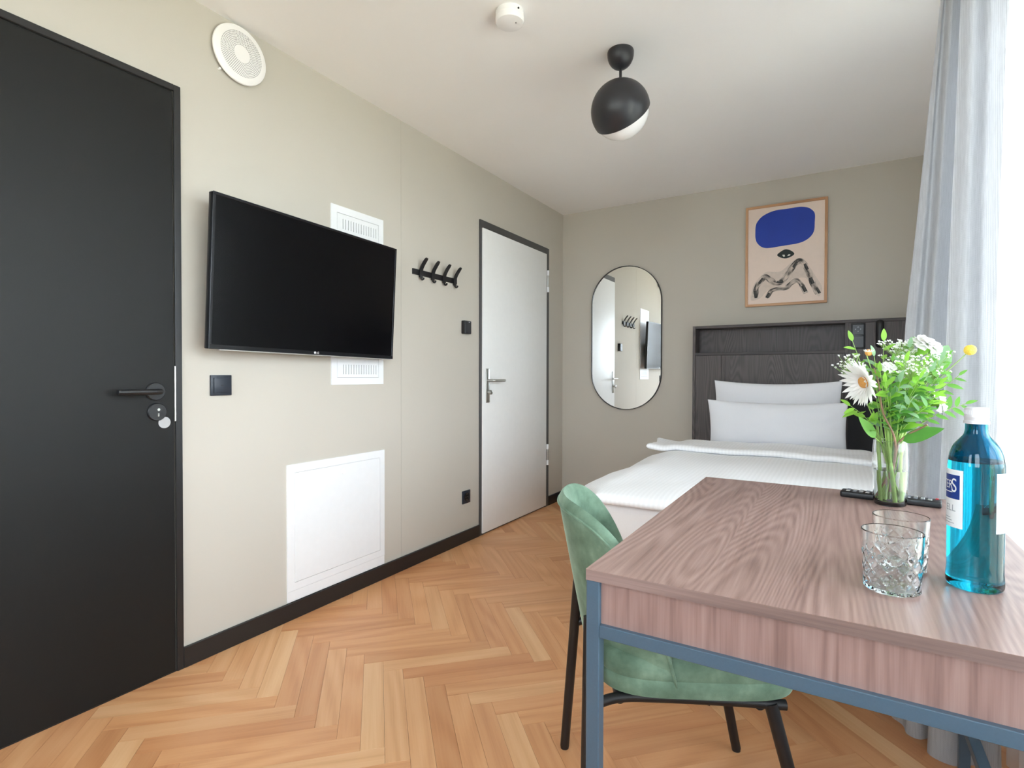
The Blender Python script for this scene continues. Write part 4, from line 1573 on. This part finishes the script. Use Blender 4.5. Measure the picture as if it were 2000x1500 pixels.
for q in range(40):
    th = q * 2 * math.pi / 40
    Mr = MBt @ Matrix.Rotation(th, 4, 'Z')
    mb.box(cr_ * 0.985, cr_ * 1.012, -0.0005, 0.0005, 0.267, 0.273, 0, 1, Mr)
mb.build('knurling', 'alu', cp, smooth=0)


def wrap(parent, name, mat, a0, a1, z0, z1, off, n=20):
    mb = MB()
    rr = BR * 0.991 + off
    vs_ = mb.grid(lambda i, j: MBt @ Vector((rr * math.cos(R(a0 + (a1 - a0) * i / (n - 1))), rr * math.sin(R(a0 + (a1 - a0) * i / (n - 1))), z0 + (z1 - z0) * j)), n, 2)
    return mb.build(name, mat, parent, smooth=60)


fl = wrap(bo, 'front_label', 'label_white', 134, 236, 0.0925, 0.1815, 0.0003)
wrap(fl, 'label_square', 'label_blue', 143, 229, 0.1365, 0.1735, 0.0005)


def wrap_text(parent, name, mat, txt, size, a0, z0, off, sx=1.0, slant=0.0):
    rr = BR * 0.991 + off
    mb = MB()
    add_text(mb, txt, size, lambda v: MBt @ Vector((rr * math.cos(R(a0) + (v.x * sx + v.y * slant) / rr), rr * math.sin(R(a0) + (v.x * sx + v.y * slant) / rr), z0 + v.y)))
    return mb.build(name, mat, parent, smooth=0, fixn=False)


wrap_text(fl, 'brand_lettering', 'label_white', 'TER', 0.0185, 172, 0.1520, 0.0008, 0.78)
wrap_text(fl, 'brand_lettering', 'label_white', 'S', 0.0300, 207, 0.1475, 0.0008, 0.72)
wrap(fl, 'swoosh', 'label_white', 176, 211, 0.1462, 0.1474, 0.0008)
wrap_text(fl, 'small_lettering', 'label_grey', 'ELL', 0.0145, 187, 0.1175, 0.0006, 0.95)
for zz, a1 in ((0.1065, 205), (0.1025, 210), (0.0985, 216)):
    wrap(fl, 'print_line', 'label_grey', 160, a1, zz, zz + 0.0009, 0.0006)
bl = wrap(bo, 'back_label', 'label_white', 303, 390, 0.0915, 0.1805, 0.0003)
for q in range(15):
    zz = 0.0975 + q * 0.0053
    wrap(bl, 'print_line', 'label_grey', 307 + (q * 7) % 5, 380 - (q * 11) % 17, zz, zz + 0.0007, 0.0006)

# remote control
r0_, r1_ = Vector((2.012, 1.7235, TZ)), Vector((2.226, 1.6955, TZ))
rd = (r1_ - r0_)
Mrm = Matrix.Translation((r0_ + r1_) / 2) @ Matrix.Rotation(math.atan2(rd.y, rd.x), 4, 'Z')
rc = thing('remote_control', 'long black television remote lying behind the flower vase', 'remote', Mx=Mrm)
L_ = rd.length
lpart('case', 'black_plastic', rc, -L_ / 2, L_ / 2, -0.022, 0.022, 0.0, 0.017, 0.005, 3)
M['key_grey'] = plain('grey_rubber_keys', (120, 122, 128), 0.5)
M['key_red'] = plain('red_key', (176, 30, 44), 0.5)
for i in range(13):
    for j in range(3):
        xx, yy = -L_ / 2 + 0.018 + i * 0.0145, -0.013 + j * 0.013
        if i in (5, 6) and j == 1:
            continue
        lpart('key', 'key_grey' if (i + j) % 3 else 'silver', rc, xx - 0.0045, xx + 0.0045, yy - 0.0035, yy + 0.0035, 0.0165, 0.0188, 0.001)
lpart('power_key', 'key_red', rc, L_ / 2 - 0.013, L_ / 2 - 0.006, 0.006, 0.013, 0.0165, 0.0190, 0.001)

# ------------------------------------------------------------------ vase with water
VX, VY = 2.118, 1.667
VH = 0.163
va = thing('vase', 'clear glass vase half filled with water on the desk', 'vase', (VX, VY, TZ))
MV = Matrix.Translation((VX, VY, TZ))
vo = rnd_prof([(0.0320, 0.0), (0.0345, 0.004), (0.0360, 0.02), (0.0378, 0.055), (0.0393, 0.095), (0.0388, 0.13), (0.0372, 0.155), (0.0368, VH)], 4)
vi = [(r_ - 0.0022, max(z, 0.0)) for r_, z in vo]
MB().lathe([(0, 0.0015), (0.02, 0.001)] + vo + [(vo[-1][0] - 0.001, VH + 0.0008)] + [(r_, z) for r_, z in reversed(vi) if z > 0.012] + [(0.031, 0.0105), (0.02, 0.0095), (0, 0.0095)], 56, MV).build('vase_body', 'clear_glass', va, smooth=50)
wt = [(0, 0.0098), (0.02, 0.0098), (0.0305, 0.0110)] + [(r_ - 0.0026, z) for r_, z in vo if 0.013 < z < 0.086] + [(0.0361, 0.088), (0, 0.088)]
MB().lathe(wt, 48, MV).build('water', 'water', va, smooth=50)

# ------------------------------------------------------------------ bouquet
def leafmat(name, c, tr=0.35, var=0.22):
    k = NT(name)
    tc = k.node('ShaderNodeTexCoord')
    oi = k.node('ShaderNodeObjectInfo')
    nz = k.node('ShaderNodeTexNoise', i_Scale=60.0, i_Detail=2.0)
    k.link(tc.outputs['Object'], nz.inputs['Vector'])
    L = lin(c)
    v = k.math('ADD', k.math('MULTIPLY', nz.outputs[0], 0.4), k.math('MULTIPLY', oi.outputs['Random'], 0.6))
    colr = k.ramp(v, [(0.1, tuple(x * (1 - var) for x in L[:3]) + (1,)), (0.9, tuple(min(1, x * (1 + var)) for x in L[:3]) + (1,))])
    k.link(colr, k.b.inputs['Base Color'])
    k.b.inputs['Roughness'].default_value = 0.45
    tl_ = k.node('ShaderNodeBsdfTranslucent')
    k.link(colr, tl_.inputs['Color'])
    ms = k.node('ShaderNodeMixShader')
    ms.inputs[0].default_value = tr
    k.link(k.b.outputs[0], ms.inputs[1])
    k.link(tl_.outputs[0], ms.inputs[2])
    k.link(ms.outputs[0], k.out.inputs['Surface'])
    return k.m


M['leaf_green'] = leafmat('fresh_green_leaf', (146, 200, 76))
M['leaf_mid'] = leafmat('mid_green_leaf', (112, 170, 74))
M['leaf_blue'] = leafmat('blue_green_leaf', (142, 180, 136))
M['leaf_dark'] = leafmat('dark_green_leaf', (82, 140, 58), 0.25)
M['petal'] = leafmat('white_petal', (246, 245, 242), 0.3, 0.03)
M['stem_green'] = leafmat('green_stem', (150, 184, 98), 0.0)
M['stem_brown'] = plain('brown_twig', (150, 118, 96), 0.7, var=0.2, nscale=90)
M['yellow'] = plain('yellow_floret', (244, 206, 84), 0.7, var=0.12, nscale=500, bump=0.4)
M['orange'] = plain('orange_disc', (222, 160, 84), 0.7, var=0.2, nscale=500, bump=0.4)
MOUTH = Vector((VX, VY, TZ + VH))
rg = random.Random(21)


def vase_stem(tip, k_in=None, bend=0.25, n=10):
    """curve from a point near the vase bottom, out through the mouth, up to tip"""
    tip = Vector(tip)
    d = tip - MOUTH
    hd_ = Vector((d.x, d.y, 0))
    m_off = Vector((rg.uniform(-0.018, 0.018), rg.uniform(-0.018, 0.018), 0))
    if hd_.length > 0.02:
        m_off = hd_.normalized() * 0.022 + m_off * 0.4
    m = MOUTH + m_off
    b = Vector((VX, VY, TZ + 0.014)) - m_off * 0.8
    mid = m.lerp(tip, 0.5) + Vector((0, 0, 0.10 * d.length)) * bend * 4
    return catmull([b, m, mid, tip], n)


def leaf_mesh(name, l, w, bend=0.25, fold=0.15, shape=0.8, mat='leaf_green', n=7):
    """leaf along +x, face up +z, pointed tip, folded along the midrib"""
    bm = bmesh.new()
    rows = []
    for i in range(n + 1):
        t = i / n
        ww = w / 2 * (math.sin(math.pi * min(1, t ** shape)) ** 0.8 if 0 < t < 1 else 0)
        x = l * t
        z = -bend * l * t * t
        rows.append((x, ww, z))
    vs_ = []
    for (x, ww, z) in rows:
        if ww < 1e-5:
            vs_.append([bm.verts.new((x, 0, z))])
        else:
            vs_.append([bm.verts.new((x, -ww, z + fold * ww)), bm.verts.new((x, 0, z)), bm.verts.new((x, ww, z + fold * ww))])
    for a_, b_ in zip(vs_[:-1], vs_[1:]):
        if len(a_) == 1:
            bm.faces.new((a_[0], b_[0], b_[1])); bm.faces.new((a_[0], b_[1], b_[2]))
        elif len(b_) == 1:
            bm.faces.new((a_[0], b_[0], a_[1])); bm.faces.new((a_[1], b_[0], a_[2]))
        else:
            bm.faces.new((a_[0], b_[0], b_[1], a_[1])); bm.faces.new((a_[1], b_[1], b_[2], a_[2]))
    me = bpy.data.meshes.new(name)
    bm.to_mesh(me)
    bm.free()
    me.shade_smooth()
    me.materials.append(M[mat])
    return me


def put(name, me, parent, pos, direction, up=(0, 0, 1), s=1.0):
    """place a shared mesh: local +x along direction"""
    d = Vector(direction).normalized()
    u_ = Vector(up)
    u_ = (u_ - d * u_.dot(d))
    if u_.length < 1e-4:
        u_ = d.orthogonal()
    u_.normalize()
    y_ = u_.cross(d)
    o = bpy.data.objects.new(name, me)
    COL.objects.link(o)
    o.parent = parent
    p = Vector(pos) - OFF[parent.name_full]
    o.matrix_local = Matrix(((d.x * s, y_.x * s, u_.x * s, p.x), (d.y * s, y_.y * s, u_.y * s, p.y), (d.z * s, y_.z * s, u_.z * s, p.z), (0, 0, 0, 1)))
    OFF[o.name_full] = OFF[parent.name_full]
    return o


LM = {
    'ruscus': leaf_mesh('leaf', 0.034, 0.013, 0.15, 0.2, 0.8, 'leaf_green'),
    'pistacia': leaf_mesh('leaf', 0.026, 0.0105, 0.2, 0.2, 0.8, 'leaf_mid'),
    'euc': leaf_mesh('leaf', 0.036, 0.0135, 0.2, 0.2, 0.85, 'leaf_blue'),
    'dark': leaf_mesh('leaf', 0.030, 0.010, 0.2, 0.25, 0.8, 'leaf_dark'),
}


def sprig(kind, tip, label, nleaf=10, start=0.45, stem='stem_green', r=0.0014, spread=0.9, name='leafy_sprig', size=1.0, flat=False):
    path = vase_stem(tip)
    t = thing(name, label, 'foliage', path[0], 'leafy sprigs in the vase')
    MB().tube(path, [r * (1 - 0.55 * i / (len(path) - 1)) for i in range(len(path))], 6).build('stem', stem, t)
    n = len(path) - 1
    for q in range(nleaf):
        f = start + (1 - start) * q / max(1, nleaf - 1)
        x = f * n
        i = min(n - 1, int(x))
        p = path[i].lerp(path[i + 1], x - i)
        tg = (path[i + 1] - path[i]).normalized()
        if q == nleaf - 1:
            dr = tg
        else:
            side = tg.cross(Vector((0, -1, 0.2)) if flat else Vector((rg.uniform(-1, 1), rg.uniform(-1, 1), 0.3))).normalized() * (1 if q % 2 else -1)
            dr = tg * 0.55 + side * spread + Vector((0, 0, 0.1))
        upv = Vector((rg.uniform(-0.4, 0.4), -0.75, 0.75))
        put('leaf', LM[kind], t, p, dr, upv, size * (0.9 + 0.4 * rg.random()) * (1.0 if q < nleaf - 2 else 0.8))
    return t


# foliage: tip positions, with what sets each sprig apart
SPRIGS = [
    ('ruscus', (2.033, 1.62, 1.138), 'fresh green sprig reaching up at top left of bouquet', 9),
    ('ruscus', (2.100, 1.65, 1.138), 'short pale sprig tip poking up beside the baby\'s breath', 8),
    ('pistacia', (2.246, 1.635, 1.052), 'leaflet sprig arching right below the yellow ball flower', 13),
    ('pistacia', (2.256, 1.62, 0.986), 'leaflet sprig stretching right above the bottle cap', 13),
    ('pistacia', (2.225, 1.66, 1.095), 'bushy sprig below the big white carnation', 11),
    ('euc', (2.078, 1.60, 1.098), 'blue green sprig behind the gerbera', 8),
    ('euc', (2.128, 1.575, 1.035), 'blue green sprig at the front middle of bouquet', 9),
    ('euc', (2.150, 1.62, 1.118), 'blue green sprig between baby\'s breath and carnation', 8),
    ('dark', (2.110, 1.58, 1.010), 'dark green sprig low in front of bouquet', 10),
    ('dark', (2.165, 1.58, 1.030), 'dark green sprig at front right of bouquet', 10),
    ('dark', (2.145, 1.70, 1.09), 'dark green sprig at the back of bouquet', 9),
    ('ruscus', (2.175, 1.60, 1.075), 'fresh green sprig leaning right of centre', 10),
    ('ruscus', (2.090, 1.585, 1.060), 'fresh green sprig crossing behind the white daisy', 9),
    ('ruscus', (2.205, 1.60, 1.030), 'fresh green sprig low on the right side', 10),
    ('ruscus', (2.030, 1.605, 0.975), 'fresh green sprig drooping left under the daisy', 8),
    ('pistacia', (2.115, 1.60, 1.085), 'small leaved sprig upright in the bouquet centre', 11),
    ('pistacia', (2.190, 1.64, 1.10), 'small leaved sprig rising towards the carnation', 11),
    ('pistacia', (2.068, 1.63, 1.06), 'small leaved sprig on the left behind the petals', 10),
    ('dark', (2.185, 1.555, 0.985), 'dark green sprig hanging forward over vase rim', 9),
    ('euc', (2.148, 1.560, 0.990), 'blue green sprig just above the vase mouth', 8),
    ('ruscus', (2.140, 1.585, 1.085), 'yellow green sprig in front of the baby\'s breath', 12),
    ('ruscus', (2.165, 1.57, 1.045), 'yellow green sprig filling the right front', 12),
    ('ruscus', (2.100, 1.575, 1.035), 'yellow green sprig just right of the daisy', 12),
    ('dark', (2.130, 1.57, 0.975), 'dark sprig low over the front of vase mouth', 11),
    ('pistacia', (2.215, 1.62, 1.065), 'leaflet sprig on the right below pale round leaf', 13),
    ('euc', (2.185, 1.585, 1.060), 'blue green sprig at the right front', 10),
    ('pistacia', (2.160, 1.65, 1.125), 'leaflet sprig peeking up left of the carnation', 12),
    ('ruscus', (2.195, 1.585, 1.000), 'fresh green sprig over the broad right leaf', 11),
]
for kind, tip, label, nl in SPRIGS:
    sprig(kind, tip, label, nl, 0.42 if kind != 'pistacia' else 0.46, flat=kind == 'pistacia')

# two broad leaves at the vase mouth
for nm, l_, w_, base, dr, mt, lab in (
        ('broad_leaf', 0.088, 0.036, (2.140, 1.628, 0.892), (0.80, -0.40, 0.46), 'leaf_dark', 'broad glossy leaf spreading right over the vase rim'),
        ('broad_leaf', 0.066, 0.026, (2.084, 1.632, 0.895), (-0.55, -0.35, 0.92), 'leaf_mid', 'broad leaf standing up left of the vase rim'),
        ('broad_leaf', 0.075, 0.050, (2.200, 1.672, 1.062), (0.30, 0.1, 0.62), 'leaf_blue', 'pale round leaf behind the white carnation')):
    me = leaf_mesh('leaf_blade', l_, w_, 0.12, 0.12, 0.75, mt, 12)
    t = thing(nm, lab, 'leaf', base, 'broad leaves in the vase')
    put('leaf_blade', me, t, base, dr, (0.1, -0.8, 0.6))
    MB().tube([Vector(base), Vector((VX, VY, TZ + VH - 0.03)).lerp(Vector(base), 0.35), (VX, VY, TZ + 0.03)], 0.0016, 6).build('stalk', 'stem_green', t)

# white gerbera daisy facing left and forward
gp = Vector((2.060, 1.580, 1.036))
gd = Vector((-0.74, -0.50, -0.22)).normalized()
ge = thing('gerbera_daisy', 'large white daisy with orange centre at left of bouquet', 'flower', gp)
MB().tube(vase_stem(gp - gd * 0.02, n=6) + [gp - gd * 0.004], 0.0022, 8).build('stem', 'stem_green', ge)
pm1 = leaf_mesh('petal', 0.056, 0.0115, -0.10, 0.18, 0.95, 'petal', 6)
pm2 = leaf_mesh('petal', 0.030, 0.008, -0.25, 0.18, 0.95, 'petal', 5)
e1 = gd.orthogonal().normalized()
e2 = gd.cross(e1)
for ringn, (me, cnt, lift) in enumerate(((pm1, 26, 0.25), (pm1, 22, 0.45), (pm2, 14, 0.55))):
    for q in range(cnt):
        th = 2 * math.pi * (q + 0.5 * ringn) / cnt + rg.uniform(-0.06, 0.06)
        rd_ = e1 * math.cos(th) + e2 * math.sin(th)
        put('petal', me, ge, gp + rd_ * 0.007 + gd * 0.001 * ringn, rd_ + gd * (lift + rg.uniform(-0.08, 0.08)), gd, 0.9 + 0.15 * rg.random())
qt = gd.to_track_quat('Z', 'Y').to_matrix().to_4x4()
MB().lathe([(0, -0.006), (0.011, -0.004), (0.0150, 0.004), (0.013, 0.010), (0.006, 0.013), (0, 0.0135)], 24, Matrix.Translation(gp) @ qt).build('flower_disc', 'orange', ge)


def carnation(name, label, pos, d, rad_, cnt, calyx=True):
    pos, d = Vector(pos), Vector(d).normalized()
    t = thing(name, label, 'flower', pos, 'white carnations in the bouquet')
    MB().tube(vase_stem(pos - d * rad_ * 1.2, n=6) + [pos - d * rad_ * 0.6], 0.0018, 8).build('stem', 'stem_green', t)
    q_ = Matrix.Translation(pos) @ d.to_track_quat('Z', 'Y').to_matrix().to_4x4()
    MB().lathe([(0, -rad_ * 1.15), (rad_ * 0.22, -rad_ * 1.1), (rad_ * 0.36, -rad_ * 0.7), (rad_ * 0.42, -rad_ * 0.2), (rad_ * 0.2, 0.0)], 14, q_).build('calyx', 'leaf_green', t)
    # ruffled petals
    bm = bmesh.new()
    n_u, n_v = 6, 5
    rows = []
    for i in range(n_u + 1):
        row = []
        for j in range(n_v):
            u, v = i / n_u, (j / (n_v - 1) - 0.5) * 2
            x = rad_ * u
            y = v * rad_ * 0.55 * u ** 0.7
            z = rad_ * (0.35 * u ** 2 * -1 + 0.10 * u * math.sin(v * 7 + i))
            row.append(bm.verts.new((x * (1 - 0.12 * v * v) + (rad_ * 0.05 * math.sin(v * 9) if i == n_u else 0), y, z)))
        rows.append(row)
    for a_, b_ in zip(rows[:-1], rows[1:]):
        for j in range(n_v - 1):
            bm.faces.new((a_[j], b_[j], b_[j + 1], a_[j + 1]))
    me = bpy.data.meshes.new('petal')
    bm.to_mesh(me)
    bm.free()
    me.shade_smooth()
    me.materials.append(M['petal'])
    a1 = d.orthogonal().normalized()
    a2 = d.cross(a1)
    for q in range(cnt):
        f = q / (cnt - 1)
        th = q * 2.399
        rd_ = a1 * math.cos(th) + a2 * math.sin(th)
        el = 0.15 + 2.6 * (1 - f)
        put('petal', me, t, pos - d * rad_ * 0.15, rd_ + d * el * 0.55, d - rd_ * 0.3 * (1 - f), 0.78 + 0.3 * f)
    return t


carnation('carnation', 'big white carnation at the top right of the bouquet', (2.188, 1.63, 1.128), (0.55, -0.25, 0.80), 0.031, 26)
carnation('carnation', 'small white carnation in the middle of the bouquet', (2.108, 1.592, 1.073), (0.35, -0.5, 0.78), 0.017, 18)
carnation('carnation', 'white blossom on the right behind the leaflets', (2.212, 1.625, 0.990), (0.85, -0.3, 0.25), 0.024, 14)


def ball(name, label, pos, r_, mat, stemmat):
    pos = Vector(pos)
    t = thing(name, label, 'flower', pos)
    MB().tube(vase_stem(pos - Vector((0.6, 0, 0.75)) * r_ * 0.9, n=8), 0.0011, 6).build('stem', stemmat, t)
    mb = MB()
    bmesh.ops.create_icosphere(mb.bm, subdivisions=4, radius=r_, matrix=Matrix.Translation(pos))
    for v in mb.bm.verts:
        n_ = (v.co - pos).normalized()
        v.co += n_ * r_ * 0.09 * math.sin(n_.x * 31) * math.sin(n_.y * 31 + 1) * math.sin(n_.z * 31 + 2)
    mb.build('flower_head', mat, t)
    return t


ball('craspedia', 'yellow ball flower on a thin stem right of the bouquet', (2.265, 1.63, 1.111), 0.0118, 'yellow', 'stem_green')
cb = ball('chrysanthemum_bud', 'small orange yellow flower bud above the white daisy', (2.067, 1.60, 1.108), 0.0085, 'orange', 'stem_green')
pmb = leaf_mesh('petal', 0.016, 0.006, -0.5, 0.2, 0.9, 'petal', 4)
for q in range(12):
    th = q * math.pi / 6
    put('petal', pmb, cb, Vector((2.067, 1.60, 1.103)), (math.cos(th), math.sin(th) * 0.8 - 0.2, 0.35), (0, 0, 1))


def spray(label, center, rx, ry, rz, cnt, seed):
    """baby's breath: fine branching stems, many tiny white blossoms"""
    r2_ = random.Random(seed)
    c = Vector(center)
    path = vase_stem(c - Vector((0, 0, rz)), n=6)
    t = thing('babys_breath', label, 'flower', path[0], 'sprays of tiny white flowers')
    mb = MB()
    mb.tube(path, 0.0012, 6)
    fl_ = MB()
    fork = path[-1]
    for q in range(cnt):
        p = c + Vector((r2_.gauss(0, 0.5) * rx, r2_.gauss(0, 0.5) * ry, r2_.uniform(-0.6, 1.0) * rz))
        mb.tube([fork, fork.lerp(p, 0.6) + Vector((r2_.uniform(-1, 1), r2_.uniform(-1, 1), 0)) * 0.004, p], 0.0005, 4, False)
        for e in range(6):
            th = e * math.pi / 3
            rr = r2_.uniform(0.0016, 0.0030)
            dv_ = Vector((math.cos(th), math.sin(th) * 0.5 - 0.3, math.sin(th) * 0.9 + 0.35)).normalized()
            w_ = dv_.orthogonal().normalized() * rr * 0.55
            vs_ = [fl_.bm.verts.new(p), fl_.bm.verts.new(p + dv_ * rr + w_), fl_.bm.verts.new(p + dv_ * rr * 1.5), fl_.bm.verts.new(p + dv_ * rr - w_)]
            fl_.bm.faces.new(vs_)
    mb.build('stem', 'stem_green', t)
    b = fl_.build('blossoms', 'petal', t, smooth=0)
    b['kind'] = 'stuff'


spray('spray of tiny white flowers at the top of the bouquet', (2.140, 1.655, 1.112), 0.045, 0.03, 0.028, 130, 1)
spray('spray of tiny white flowers in the bouquet middle', (2.150, 1.60, 1.070), 0.045, 0.03, 0.03, 110, 2)
spray('spray of tiny white flowers at far left of bouquet', (2.030, 1.61, 1.075), 0.03, 0.025, 0.03, 60, 3)
spray('spray of tiny white flowers beside the carnation', (2.200, 1.66, 1.075), 0.035, 0.03, 0.035, 70, 4)
# brown twig curving up through the left
tw_ = thing('brown_twig', 'bare brown twig curving up from the vase', 'twig', MOUTH)
MB().tube(catmull([(2.118, 1.665, 0.76), (2.125, 1.632, 0.885), (2.098, 1.61, 0.96), (2.088, 1.597, 1.03), (2.078, 1.60, 1.07)], 6), [0.0030 - 0.0018 * i / 24 for i in range(25)], 8).build('twig', 'stem_brown', tw_)
tw2 = thing('brown_twig', 'brown twig leaning right inside the vase', 'twig', MOUTH)
MB().tube(catmull([(2.100, 1.675, 0.745), (2.122, 1.66, 0.82), (2.136, 1.64, 0.89), (2.185, 1.61, 0.935)], 6), [0.0042 - 0.002 * i / 18 for i in range(19)], 8).build('twig', 'stem_brown', tw2)
# thick jointed stems standing in the water
for q, (bx_, by_, tx_, ty_) in enumerate(((2.100, 1.655, 2.088, 1.655), (2.126, 1.648, 2.108, 1.645), (2.136, 1.662, 2.140, 1.650), (2.110, 1.680, 2.120, 1.684), (2.132, 1.68, 2.150, 1.69))):
    lab_ = ['thick pale stem nearest the left inside the vase', 'thick jointed stem leaning left across the vase', 'thick yellow green stem at right in the vase', 'thick green stem behind the others in vase', 'thick green stem at the back right of vase'][q]
    p0_, p1_ = Vector((bx_, by_, TZ + 0.0115)), Vector((tx_, ty_, TZ + VH + 0.05))
    st_ = thing('flower_stem', lab_, 'stem', p0_, 'thick stems in the vase')
    pts = [p0_.lerp(p1_, i / 16) for i in range(17)]
    MB().tube(pts, [0.0046 + (0.0010 if i in (4, 10) else 0.0) - 0.0012 * i / 16 for i in range(17)], 10).build('stalk', 'stem_green', st_)
